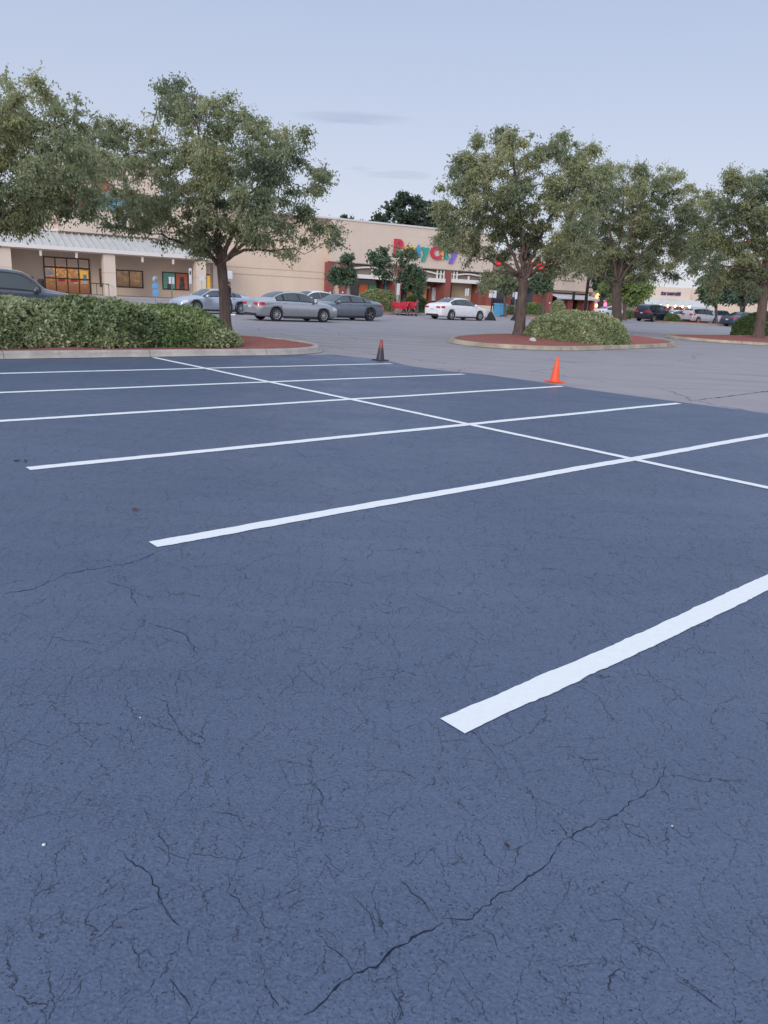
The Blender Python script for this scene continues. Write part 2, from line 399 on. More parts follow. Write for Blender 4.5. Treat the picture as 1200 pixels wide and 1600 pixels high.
# sealed area: a sheet with its own thickness, wavy cut edge along the right
edge = [(12.5, 16.36), (12.6, 15.9), (12.9, 14.7), (12.5, 13.4), (12.58, 12.3), (12.95, 11.5), (13.03, 9.9), (12.9, 9.0), (13.02, 7.7), (13.15, 6.5), (13.25, 5.5), (13.2, 3.5), (13.3, 1), (13.3, -6), (13.3, -14)]
ed2 = []
rs = random.Random(3)
for i in range(len(edge)-1):
    (a0, b0), (a1, b1) = edge[i], edge[i+1]
    nn = max(2, int(abs(b1-b0)/.12))
    for k in range(nn):
        t = k/nn; ts = t
        ed2.append((a0+(a1-a0)*ts+rs.uniform(-.012, .012), b0+(b1-b0)*t))
poly = [AB(a, b) for a, b in ed2] + [AB(13.3, -14), AB(-22, -14), AB(-22, 16.36)]
sb = MB(); sb.face([(p.x, p.y, .004) for p in poly])
# the long cracks the photo shows, as ribbons of the sheet itself
def crack(pts, w, seed):
    w *= .52
    rc = random.Random(seed); P = []
    q = [GP(x, y) for x, y in pts]
    for i in range(len(q)-1):
        L = (q[i+1]-q[i]).length; nn = max(2, int(L/.018))
        for k in range(nn): P.append(q[i].lerp(q[i+1], k/nn))
    P.append(q[-1])
    off = 0; L_ = []; Rr = []
    for i, p in enumerate(P):
        d = (P[min(i+1, len(P)-1)]-P[max(i-1, 0)]).normalized(); nrm = Vector((-d.y, d.x, 0))
        off = off*.86+rc.gauss(0, .0045)
        c = p+nrm*(off+rc.gauss(0, .0016)); e = min(1, .3+i/6, .3+(len(P)-1-i)/6)
        ww = w*e*rc.uniform(.25, 1.25)*(.35 if rc.random() < .12 else 1)
        L_.append(c+nrm*ww/2); Rr.append(c-nrm*ww/2)
    vl = [sb.bm.verts.new((p.x, p.y, .0052)) for p in L_]; vr = [sb.bm.verts.new((p.x, p.y, .0052)) for p in Rr]
    for i in range(len(P)-1):
        sb.bm.faces.new((vl[i], vl[i+1], vr[i+1], vr[i])).material_index = 1
crack([(478, 1592), (520, 1556), (555, 1525), (590, 1518), (640, 1478), (690, 1442)], .012, 1)
crack([(690, 1442), (740, 1440), (762, 1405), (800, 1385), (850, 1352), (895, 1312), (950, 1283), (985, 1250), (1030, 1228), (1033, 1200)], .007, 2)
crack([(618, 1370), (645, 1395), (668, 1412), (688, 1444)], .005, 3)
crack([(552, 1405), (575, 1430), (586, 1470)], .005, 4)
crack([(496, 1450), (512, 1480), (540, 1500), (552, 1525)], .006, 5)
crack([(184, 1330), (215, 1360), (245, 1390), (247, 1412), (278, 1447)], .006, 6)
crack([(243, 1280), (260, 1312), (270, 1345), (258, 1362)], .005, 7)
crack([(242, 1397), (262, 1440), (290, 1460), (296, 1500)], .005, 8)
crack([(200, 1466), (220, 1495), (228, 1520)], .006, 9)
crack([(268, 1530), (290, 1560), (306, 1580)], .008, 10)
crack([(922, 1418), (948, 1440), (975, 1442), (998, 1464)], .006, 11)
crack([(1082, 1443), (1100, 1465), (1138, 1497)], .005, 12)
crack([(1060, 1537), (1095, 1555), (1125, 1580)], .009, 13)
crack([(972, 1290), (985, 1305), (1020, 1318), (1040, 1335)], .005, 14)
crack([(480, 1218), (495, 1240), (507, 1275)], .005, 15)
crack([(414, 1532), (428, 1560), (434, 1575)], .008, 16)
crack([(744, 1444), (770, 1462), (790, 1490)], .006, 17)
crack([(100, 898), (160, 888), (215, 877), (250, 860)], .012, 18)
crack([(0, 928), (50, 922), (100, 898)], .012, 19)
crack([(165, 910), (205, 922), (215, 950)], .009, 20)
crack([(230, 975), (285, 990), (310, 1025)], .007, 21)
crack([(500, 1332), (520, 1352), (538, 1366)], .004, 22)
crack([(353, 1360), (356, 1395), (385, 1420), (402, 1435)], .005, 23)
crack([(403, 1412), (408, 1440), (440, 1452)], .006, 24)
crack([(330, 1268), (345, 1272), (372, 1278), (386, 1300)], .005, 25)
crack([(600, 1545), (615, 1560), (625, 1590)], .007, 26)
crack([(700, 1132), (735, 1147), (790, 1195)], .004, 27)
crack([(650, 930), (700, 955), (745, 960)], .006, 28)
crack([(895, 1070), (940, 1090), (955, 1120)], .004, 29)
crack([(245, 1092), (262, 1100), (278, 1130), (280, 1150)], .006, 30)
so = sb.build('sealed_asphalt', [M['seal'], M['crack']]); tag(so, kind='structure')

# dark seam lip where the new coat ends
# markings
def paint_line(a0, a1, b0, b1, w, name='parking_line', mt='paint', z=.0082, rough=.004):
    p0, p1 = Vector((a0, b0)), Vector((a1, b1)); L = (p1-p0).length; d = (p1-p0)/L; nrm = Vector((-d.y, d.x))
    nn = max(4, int(L/.03)); b = MB(); le, re = [], []
    rc = random.Random(int(a0*100+b0*77)); ol = orr = 0
    for k in range(nn+1):
        p = p0+d*L*k/nn
        wob = .006*math.sin(k*.03*2.1+b0)
        ol = ol*.7+rc.gauss(0, rough*.5); orr = orr*.7+rc.gauss(0, rough*.5)
        l = p+nrm*(w/2+ol+wob); r = p-nrm*(w/2+orr-wob)
        le.append(b.bm.verts.new(AB(l.x, l.y, z))); re.append(b.bm.verts.new(AB(r.x, r.y, z)))
    for k in range(nn): b.bm.faces.new((le[k], le[k+1], re[k+1], re[k]))
    return tag(b.build(name, M[mt]), kind='structure')
for i, bb in enumerate([-3.6, -.82, 1.78, 4.42, 6.84, 9.32, 11.62, 13.92]):
    hi = {13.92: 12.4, 11.62: 12.45}.get(bb, 12.85)
    e = 0
    if i >= 1:
        bnear = bb; 
    paint_line(2.0, hi, bb+e, bb+e, .128)
paint_line(7.5, 7.5, -6, 16.2, .115, z=.0094)

def rrect(a0, a1, b0, b1, r, seg=10, rl=None):
    rl = r if rl is None else rl
    P = []
    for (ca, cb, st, rr) in ((a1-r, b0+r, -90, r), (a1-r, b1-r, 0, r), (a0+rl, b1-rl, 90, rl), (a0+rl, b0+rl, 180, rl)):
        for k in range(seg+1):
            t = R_(st+90*k/seg); P.append((ca+rr*math.cos(t), cb+rr*math.sin(t)))
    return P
def island(a0, a1, b0, b1, r, rl=None, kerbmat='kerb', name='planting_island', mound=.16, outline=None):
    outer = outline or rrect(a0, a1, b0, b1, r, 10, rl)
    k = MB()
    def off(P, d):
        ca, cb = (a0+a1)/2, (b0+b1)/2; out = []
        n = len(P)
        for i in range(n):
            p = Vector(P[i]); t = Vector(P[(i+1) % n])-Vector(P[i-1])
            if t.length < 1e-6: t = Vector((1, 0))
            t.normalize(); nn = Vector((-t.y, t.x)); out.append(p+nn*d)
        return out
    def dens(P):
        out = []
        for i in range(len(P)):
            p, q = Vector(P[i]), Vector(P[(i+1) % len(P)]); L = (q-p).length; nn = max(1, int(L/.7))
            for j in range(nn):
                if L > 1e-5: out.append(p.lerp(q, j/nn))
        return out
    P = dens(outer)
    prof = [(-.10, .0135), (0, .019), (.012, .10), (.035, .142), (.06, .150), (.155, .150), (.165, .10)]
    rings = []
    for d, z in prof:
        Q = off(P, d); rings.append([k.bm.verts.new(AB(q.x, q.y, z+.004*noise.noise(Vector((q.x*2, q.y*2, z))))) for q in Q])
    n = len(P)
    for i in range(len(rings)-1):
        for j in range(n):
            f = k.bm.faces.new((rings[i][j], rings[i][(j+1) % n], rings[i+1][(j+1) % n], rings[i+1][j])); f.smooth = True
    ko = k.build('kerb', [M[kerbmat]]); tag(ko, kind='structure')
    # mulch bed: mounded grid clipped to the island
    mb = MB(); Q = off(P, .16); c = Vector(((a0+a1)/2, (b0+b1)/2))
    levels = 9; rr = []
    hw = (b1-b0)/2
    for l in range(levels):
        t = l/(levels-1); d = .16+t*(hw-.2)
        Ql = off(P, 0); ring = []
        for q0 in P:
            # move towards the island's medial segment
            ax = min(max(q0.x, a0+hw), a1-hw) if a1-a0 > 2*hw else c.x
            mid = Vector((ax, c.y)); v = mid-q0; L = v.length
            q = q0+v*((.16+t*(L-.2))/L)
            h = .11+mound*math.sin(min(1, t*1.1)*PI/2)+.03*noise.noise(Vector((q.x*1.3, q.y*1.3, 0)))+.015*noise.noise(Vector((q.x*6, q.y*6, 3)))
            ring.append(mb.bm.verts.new(AB(q.x, q.y, h)))
        rr.append(ring)
    for i in range(levels-1):
        for j in range(n):
            f = mb.bm.faces.new((rr[i][j], rr[i][(j+1) % n], rr[i+1][(j+1) % n], rr[i+1][j])); f.smooth = True
    for j in range(n//2):
        q_ = (rr[-1][j], rr[-1][(j+1) % n], rr[-1][n-2-j], rr[-1][n-1-j])
        if len(set(q_)) == 4:
            try: mb.bm.faces.new(q_)
            except ValueError: pass
    mo = mb.build('mulch_bed', M['mulch']); tag(mo, kind='structure')
island(-14, 13.45, 16.38, 22.0, 2.7)
_cp = [(20.2, 18.2), (21.3, 17.0), (23, 16.5), (26, 16.8), (29.5, 17.2), (32.2, 17.8), (34.5, 19.2), (36.3, 21.6), (36, 23.2), (33, 23.8), (29, 23.7), (26, 23.1), (22.8, 21.7), (20.7, 20.1)]
_ol = []
for i in range(len(_cp)):
    q0, q1, q2, q3 = [Vector(_cp[(i+k) % len(_cp)]) for k in (-1, 0, 1, 2)]
    for j in range(6):
        t = j/6; q = .5*((2*q1)+(q2-q0)*t+(2*q0-5*q1+4*q2-q3)*t*t+(3*q1-q0-3*q2+q3)*t**3); _ol.append((q.x, q.y))
island(20.2, 36.3, 16.5, 23.8, 3.0, 3.2, 'kerb_gold', outline=_ol)
island(40.0, 58, 17.0, 24.0, 3.0, 3.3, 'kerb_gold')
# far planted strips
def strip_island(px0, py0, px1, py1, w, name='mulch_bed'):
    p, q = GP(px0, py0), GP(px1, py1); d = (q-p).normalized(); nn = Vector((-d.y, d.x, 0))
    if nn.y < 0: nn = -nn
    b = MB(); L = (q-p).length; c = (p+q)/2+nn*w/2
    k = MB().box(-L/2, L/2, -w/2, w/2, .0, .14).bevel(.03)
    xf = Matrix.Translation(c) @ Matrix.Rotation(math.atan2(d.y, d.x), 4, 'Z')
    tag(k.build('kerb', M['kerb'], xf=xf), kind='structure')
    mm = MB().box(-L/2+.2, L/2-.2, -w/2+.2, w/2-.2, .1, .17); tag(mm.build(name, M['mulch'], xf=xf), kind='structure')
strip_island(540, 490.5, 672, 492.5, 5)
strip_island(780, 494, 850, 499, 5)
strip_island(965, 497, 998, 500.5, 6)
strip_island(1044, 505, 1150, 510, 5)

# faded old stall marks further out
for (x0, y0, x1, y1) in ((600, 527.5, 655, 528.5), (480, 514, 512, 515.5), (1112, 583, 1146, 586), (1095, 590, 1140, 592), (470, 506, 530, 508)):
    p, q = GP(x0, y0), GP(x1, y1)
    pa, qa = (p.dot(UA), p.dot(UB)), (q.dot(UA), q.dot(UB))
    paint_line(pa[0], qa[0], pa[1], qa[1], .12, 'faded_line', 'worn_paint', .005)
# filled crack joint in the old asphalt on the right
p, q = GP(1078, 627), GP(1202, 611)
paint_line(p.dot(UA), q.dot(UA), p.dot(UB), q.dot(UB), .014, 'pavement_joint', 'crack', .004, .02)

# ------------------------------------------------------------------ vegetation
def rand_unit(rng, n):
    v = rng.normal(size=(n, 3)); return v/np.linalg.norm(v, axis=1)[:, None]
def leaf_quads(C, D, Nn, L, W):
    """rhombus leaves: centre, long direction, approximate normal"""
    S = np.cross(D, Nn); S /= (np.linalg.norm(S, axis=1)[:, None]+1e-9)
    n = len(C); V = np.empty((n, 4, 3))
    L = L[:, None]; W = W[:, None]
    up = np.cross(S, D)*L*.12
    V[:, 0] = C-D*L*.5; V[:, 1] = C+S*W*.5+up; V[:, 2] = C+D*L*.5; V[:, 3] = C-S*W*.5+up
    return V.reshape(-1, 3), np.arange(n*4).reshape(-1, 4)

def grow_tree(name, label, base, fork_pt, lobes, Y, seed, trunk_r, n_leaf=46000, leaf=(.13, .055), n_attr=900, mat='leaf', bark='bark', group=None, depth_k=1.0, limbs=10, step=.24, cl=.14, droop=.6, cat='tree', kill=.42, tmean=.56):
    rng = np.random.default_rng(seed)
    base = Vector(base)
    cs, rs_ = [], []
    for (px, py, pr) in lobes:
        c = PD(px, py, Y); r = pr*Y/FPX; cs.append(np.array(c)); rs_.append(r)
    cs = np.array(cs); rs_ = np.array(rs_)
    cen = cs.mean(0); half = np.abs(cs[:, 0]-cen[0]).max()+rs_.mean()
    # spread lobes in depth so that the crown is round in plan; every lobe gets a partner at another depth
    C2, R2 = [], []
    for c, r in zip(cs, rs_):
        lim = math.sqrt(max(.05, 1-((c[0]-cen[0])/half)**2))*half*.62*depth_k
        for k in range(2):
            dy = rng.uniform(-1, 1)*lim if k else rng.uniform(-.5, .5)*lim
            sc = (Y+dy)/Y       # keep the outline at its own distance
            q = np.array(c); q[1] += dy; q[0] *= sc; q[2] = EYE+(c[2]-EYE)*sc
            C2.append(q); R2.append(r*(1 if k == 0 else .95))
    C2 = np.array(C2); R2 = np.array(R2)
    w = R2**3; w /= w.sum()
    idx = rng.choice(len(C2), n_attr, p=w)
    d = rand_unit(rng, n_attr)*(rng.uniform(0, 1, n_attr)**(1/2.4))[:, None]
    att = C2[idx]+d*R2[idx][:, None]*np.array([1, 1.05, 1])
    fork = np.array(fork_pt); b0 = np.array(base)
    pos = []; par = []
    n0 = max(3, int(np.linalg.norm(fork-b0)/.25))
    bend = rng.normal(size=3)*.02; bend[2] = 0
    for i in range(n0+1):
        t = i/n0; pos.append(b0+(fork-b0)*t+bend*math.sin(t*PI)); par.append(i-1)
    fk = n0
    # main limbs
    limb_t = {}
    far = [int(np.argmin(np.linalg.norm(C2-(fork+[0, 0, 3]), axis=1)))]
    while len(far) < min(limbs, len(C2)):
        dd = np.min([np.linalg.norm(C2-C2[f], axis=1) for f in far], axis=0); far.append(int(np.argmax(dd)))
    for f in far:
        tgt = C2[f]; v = tgt-fork
        L = np.linalg.norm(v); st = fk-rng.integers(0, 2) if rng.random() < .5 else fk
        p0 = np.array(pos[st]); horiz = v.copy(); horiz[2] = 0
        ctrl = p0+np.array([0, 0, .5*max(v[2], 1.5)])+horiz*.22
        last = st; nn = max(3, int(L*.9/step))
        for i in range(1, nn+1):
            t = i/nn*.88; p = (1-t)**2*p0+2*t*(1-t)*ctrl+t*t*tgt+rng.normal(size=3)*.035
            pos.append(p); par.append(last); last = len(pos)-1; limb_t[last] = t
    pos = [np.array(p) for p in pos]
    alive = np.ones(len(att), bool)
    for it in range(45):
        P = np.array(pos); A = att[alive]
        if len(A) == 0: break
        Pn = P[n0:]
        D2 = ((A[:, None, :]-Pn[None])**2).sum(2); ni = D2.argmin(1); dm = np.sqrt(D2[np.arange(len(A)), ni])
        acc = {}
        for a, j, dd in zip(A, ni, dm):
            if dd < 3.2: acc.setdefault(j, []).append((a-Pn[j])/dd)
        new = 0
        for j, vs in acc.items():
            v = np.sum(vs, 0)+rng.normal(size=3)*.25; v /= np.linalg.norm(v)+1e-9
            q = Pn[j]+v*step; pos.append(q); par.append(j+n0); new += 1
        Q = np.array(pos[-new:]) if new else None
        if Q is None: break
        D3 = np.sqrt(((att[:, None, :]-Q[None])**2).sum(2)).min(1); alive &= D3 > kill
    P = np.array(pos); n = len(P); par = np.array(par)
    nch = np.zeros(n, int); area = np.zeros(n); r_tip = .007*max(1, step/.24)
    for i in range(n-1, 0, -1):
        if nch[i] == 0: area[i] = r_tip**2.2
        area[par[i]] += area[i]*1.0; nch[par[i]] += 1
    rad = area**(1/2.2); rad *= 1
    k = trunk_r/rad[fk-1] if rad[fk-1] > 0 else 1
    rad = np.maximum(rad*(k**np.clip(rad/rad[fk-1], .35, 1)), r_tip)
    for i in range(n0+1):
        t = i/n0; rad[i] = trunk_r*(1.12-.16*t)+trunk_r*.55*math.exp(-t*9)
    for i_, t_ in limb_t.items(): rad[i_] = max(rad[i_], trunk_r*.46*(1-t_)**.9)
    # main child of each node
    main = {}
    for i in range(1, n):
        p = par[i]
        if p not in main or rad[i] > rad[main[p]]: main[p] = i
    dirs = np.zeros((n, 3)); dirs[0] = [0, 0, 1]
    for i in range(1, n):
        v = P[i]-P[par[i]]; dirs[i] = v/(np.linalg.norm(v)+1e-9)
    def ringo(c, d, r, ns, ph=0, wob=0):
        d = Vector(d); a = Vector((1, 0, 0)); a = (a-d*a.dot(d))
        if a.length < .2: a = Vector((0, 1, 0)); a = a-d*a.dot(d)
        a.normalize(); b = d.cross(a)
        return [np.array(c)+(np.array(a)*math.cos(2*PI*q/ns)+np.array(b)*math.sin(2*PI*q/ns))*r*(1+wob*math.sin(q*2.3+ph)) for q in range(ns)]
    V = []; F = []
    for i in range(1, n):
        p = par[i]; ns = 12 if rad[i] > .12 else (7 if rad[i] > .035 else 4)
        is_main = main[p] == i
        dp = dirs[p] if (is_main and np.dot(dirs[p], dirs[i]) > .2) else dirs[i]
        rp = rad[p] if is_main else min(rad[p], rad[i]*1.25)
        w_ = .07 if ns == 12 else 0
        b_ = len(V); V += ringo(P[p], dp, rp, ns, 0, w_)+ringo(P[i], dirs[i], rad[i], ns, 0, w_)
        for q in range(ns): F.append((b_+q, b_+(q+1) % ns, b_+ns+(q+1) % ns, b_+ns+q))
    root = empty(name, base, 0, label, cat, group)
    V = np.array(V)-b0; me = np_mesh('trunk', V, np.array(F)); link('trunk', me, M[bark], root, True)
    # foliage
    tips = np.where(((rad < .03) | (nch == 0)) & (np.arange(n) > n0))[0]
    wgt = np.where(nch[tips] == 0, 2.2, 1.0)
    sc_ = 1.5/max(1.0, step/.24)
    wgt *= np.clip(np.array([noise.noise(Vector(P[t]*sc_)+Vector((0, seed, 9)))*3.0+.95 for t in tips]), .04, 1.6); wgt /= wgt.sum()
    nt_ = n_leaf//7
    ti = rng.choice(tips, nt_, p=wgt)
    tw = rand_unit(rng, nt_); tw[:, 2] = tw[:, 2]*.6-droop*.35; tw += dirs[ti]*.5; tw /= np.linalg.norm(tw, axis=1)[:, None]
    tl = rng.uniform(.5, 1.6, nt_)*cl*2
    rep = np.repeat(np.arange(nt_), 7); fr = np.tile(np.linspace(.1, 1, 7), nt_)
    C = P[ti][rep]+tw[rep]*(tl[rep]*fr)[:, None]+rng.normal(size=(len(rep), 3))*cl*.28
    C[:, 2] -= (fr**2)*.06*droop
    D = tw[rep]*.5+rand_unit(rng, len(rep))*.75; D[:, 2] -= droop; D /= np.linalg.norm(D, axis=1)[:, None]
    Nn = rand_unit(rng, len(rep)); Nn[:, 2] += .5
    Ls = leaf[0]*rng.uniform(.65, 1.25, len(rep)); Ws = leaf[1]*rng.uniform(.7, 1.2, len(rep))
    Vl, Fl = leaf_quads(C-b0, D, Nn, Ls, Ws)
    low = np.array([noise.noise(Vector(P[t]*.55)+Vector((seed, 0, 0))) for t in ti])
    tint = np.clip(tmean+low[rep]*.8+rng.normal(size=len(rep))*.15, 0, 1)
    link('crown', np_mesh('crown', Vl, Fl, tint), M[mat], root)
    return root

treeY = {'A': 24.5, 'L': 20.5, 'B': 35.5, 'C': 48.0, 'D': 49.0}
bA = col_at(352, 24.5); bA.z = .2
grow_tree('parking_lot_tree', 'broad leafy tree with forked grey trunk just behind the right end of the long hedge', bA, PD(346, 412, 24.5),
    [(258, 134, 24), (290, 136, 22), (262, 146, 28), (296, 152, 28), (468, 205, 20), (268, 165, 36), (310, 172, 38), (150, 215, 34), (172, 185, 22), (175, 308, 26), (135, 300, 22), (250, 200, 42), (320, 215, 52), (385, 205, 45), (468, 213, 26), (200, 235, 45), (170, 285, 38), (240, 280, 58), (325, 295, 68), (410, 280, 58), (470, 285, 42), (512, 280, 22),
     (190, 335, 34), (130, 345, 22), (250, 350, 45), (330, 355, 48), (410, 345, 50), (475, 345, 42), (520, 370, 28), (445, 380, 26), (290, 375, 30), (395, 375, 24), (505, 400, 14), (400, 240, 40), (445, 245, 34)],
    24.5, 11, .15, n_leaf=76000, leaf=(.105, .046), n_attr=1500, limbs=13, group='trees on the parking lot islands')
bL = col_at(-75, 19.5); bL.z = .2
grow_tree('parking_lot_tree', 'leafy tree cut off by the left edge, crown above the dark parked vehicle', bL, PD(-62, 400, 19.5),
    [(18, 122, 22), (45, 135, 20), (28, 150, 32), (75, 150, 22), (130, 170, 28), (160, 240, 28), (-25, 165, 50), (30, 190, 42), (85, 175, 34), (120, 205, 30), (-70, 230, 75), (20, 250, 62), (90, 240, 50), (135, 255, 34), (140, 290, 32), (40, 305, 48), (95, 305, 42), (0, 335, 30), (60, 345, 24), (130, 335, 22), (-90, 320, 70), (-140, 260, 70)],
    19.5, 23, .17, n_leaf=72000, leaf=(.10, .044), n_attr=1300, limbs=12, group='trees on the parking lot islands')
bB = GP(811, 527, .18)
grow_tree('parking_lot_tree', 'leafy tree with bare grey trunk standing in red mulch left of the rounded hedge', bB, PD(818, 440, bB.y),
    [(795, 222, 28), (757, 240, 34), (722, 262, 28), (830, 240, 36), (880, 228, 26), (925, 238, 24), (715, 305, 34), (770, 300, 50), (840, 300, 54), (912, 285, 42), (935, 262, 28), (690, 330, 22), (700, 365, 28), (680, 385, 16), (755, 355, 44), (825, 365, 46), (895, 360, 40), (925, 330, 28),
     (745, 405, 26), (800, 412, 26), (870, 405, 32), (905, 400, 22), (765, 440, 18), (885, 435, 12)],
    bB.y, 31, .185, n_leaf=80000, leaf=(.12, .05), n_attr=1400, limbs=12, group='trees on the parking lot islands')
bC = col_at(965, 50)
grow_tree('parking_lot_tree', 'dense tree with spreading dark limbs rising behind the wide rounded shrub', bC, PD(963, 448, 50),
    [(935, 290, 34), (975, 285, 32), (1010, 285, 30), (1045, 295, 30), (925, 340, 42), (985, 335, 50), (1045, 340, 42), (1085, 330, 28), (900, 390, 34), (950, 395, 44), (1010, 390, 46), (1065, 380, 36), (1098, 385, 26), (1105, 345, 22), (920, 418, 22), (1015, 425, 24), (1055, 425, 18), (895, 425, 14)],
    50, 43, .27, n_leaf=82000, leaf=(.15, .065), n_attr=1300, limbs=12, group='trees on the parking lot islands', step=.3, cl=.2, kill=.5)
bD = GP(1184, 530, .18)
grow_tree('parking_lot_tree', 'leaning tree at the right edge with an orange lamp glowing in its crown', bD, PD(1195, 442, bD.y),
    [(1150, 280, 24), (1190, 285, 30), (1118, 312, 24), (1155, 330, 40), (1210, 335, 50), (1110, 350, 26), (1130, 385, 36), (1190, 395, 46), (1105, 410, 28), (1092, 380, 18), (1120, 440, 22), (1150, 425, 30), (1240, 390, 50), (1250, 320, 50), (1215, 440, 28), (1170, 450, 18)],
    bD.y, 57, .24, n_leaf=85000, leaf=(.15, .065), n_attr=1200, limbs=11, group='trees on the parking lot islands', step=.3, cl=.2, kill=.5)

# smaller and farther trees
def far_tree(name, label, px, Y, fork_px, lobes, seed, tr, nl, leaf, mat, bark='bark', na=350, **kw):
    b = col_at(px, Y); b.z = .15
    kw.setdefault('limbs', 6)
    return grow_tree(name, label, b, PD(fork_px[0], fork_px[1], Y), lobes, Y, seed, tr, nl, leaf, na, mat, bark, **kw)
far_tree('ornamental_tree', 'small dark green tree with pale trunk left of the store door, above the grey liftback', 545, 70, (544, 446), [(540, 405, 9), (545, 418, 11), (528, 432, 12), (543, 434, 12), (522, 428, 8), (519, 437, 6)], 61, .16, 6000, (.28, .15), 'leaf_deep', 'bark_pale', cl=.2, step=.3, kill=.5, droop=.1)
far_tree('ornamental_tree', 'larger open tree with pale branches in front of the colourful shop sign', 622, 66, (621, 450), [(583, 400, 10), (596, 396, 9), (590, 412, 9), (608, 414, 10), (632, 392, 10), (645, 398, 9), (636, 412, 9), (646, 425, 13), (628, 432, 9), (605, 428, 8), (590, 424, 6), (615, 405, 8), (636, 440, 9)], 62, .17, 5200, (.26, .14), 'leaf_deep', 'bark_pale', cl=.22, step=.28, kill=.45, droop=.1, limbs=9, na=500)
far_tree('ornamental_tree', 'little round-headed tree on a thin stem beside the red carts', 652, 66, (652, 458), [(648, 436, 12), (658, 440, 10), (652, 447, 9), (641, 445, 7)], 63, .09, 6000, (.26, .14), 'leaf_deep', cl=.2, step=.3, kill=.5, droop=.1)
far_tree('ornamental_tree', 'small tree with pale stem seen under the crown left of the bare grey trunk', 789, 75, (789, 458), [(775, 440, 14), (795, 440, 16), (790, 428, 12), (762, 448, 8), (805, 448, 8)], 64, .12, 4200, (.26, .13), 'leaf', cl=.24, step=.35, kill=.6)
far_tree('ornamental_tree', 'compact dark green tree right of the bare grey trunk, before the brick pillar', 849, 75, (849, 462), [(845, 432, 11), (838, 444, 11), (852, 444, 11), (843, 453, 8), (855, 432, 6)], 65, .12, 5000, (.28, .15), 'leaf_deep', cl=.2, step=.3, kill=.5, droop=.1)
far_tree('ornamental_tree', 'bright yellow-green small tree behind the dense dark-limbed tree', 976, 82, (976, 470), [(948, 448, 12), (955, 462, 9), (978, 452, 13), (1000, 440, 14), (1008, 452, 11), (990, 465, 10), (965, 438, 12), (1012, 462, 7)], 66, .16, 12000, (.34, .18), 'leaf_bright', cl=.28, step=.38, kill=.7)
far_tree('ornamental_tree', 'multi-stemmed shady tree standing in the far strip by the pale pickup', 1119, 92, (1119, 478), [(1105, 440, 14), (1122, 438, 16), (1100, 455, 10), (1118, 458, 14), (1135, 455, 12), (1112, 468, 8)], 67, .14, 12000, (.4, .2), 'leaf_deep', cl=.3, step=.42, kill=.75, limbs=8)
far_tree('ornamental_tree', 'dark shady tree low behind the leaning trunk at the right', 1158, 98, (1158, 478), [(1145, 440, 17), (1165, 438, 18), (1150, 460, 14), (1172, 460, 14), (1138, 466, 9), (1195, 455, 16), (1210, 440, 20)], 68, .16, 15000, (.42, .22), 'leaf_deep', cl=.32, step=.45, kill=.8, limbs=8)
far_tree('evergreen_tree', 'tall dark tree at the end of the white awning building', 940, 128, (940, 462), [(938, 425, 10), (950, 430, 14), (940, 445, 9), (955, 450, 12), (935, 412, 10), (960, 420, 16), (945, 460, 6)], 69, .3, 11000, (.6, .32), 'leaf_dark', 'bark_dark', cl=.4, step=.6, kill=1.0)
far_tree('oak_tree', 'big dark oak rising behind the roof of the sign building', 640, 150, (640, 368), [(632, 315, 13), (615, 330, 12), (650, 325, 16), (590, 342, 12), (612, 345, 14), (640, 345, 20), (672, 335, 16), (680, 350, 18), (705, 355, 16), (730, 365, 14), (578, 347, 6), (655, 360, 20), (620, 362, 20), (600, 352, 12), (585, 350, 9), (700, 375, 20)], 70, .45, 22000, (.75, .42), 'leaf_dark', 'bark_dark', cl=.5, step=.8, kill=1.3, na=600, limbs=9, droop=.1)
far_tree('oak_tree', 'row of distant treetop just above the beige roof left of the big dark oak', 548, 165, (548, 375), [(541, 343, 5), (552, 348, 5), (562, 353, 5), (533, 346, 5), (548, 360, 10)], 71, .3, 2600, (.7, .4), 'leaf_dark', 'bark_dark', cl=.4, step=.8, kill=1.0, na=160)

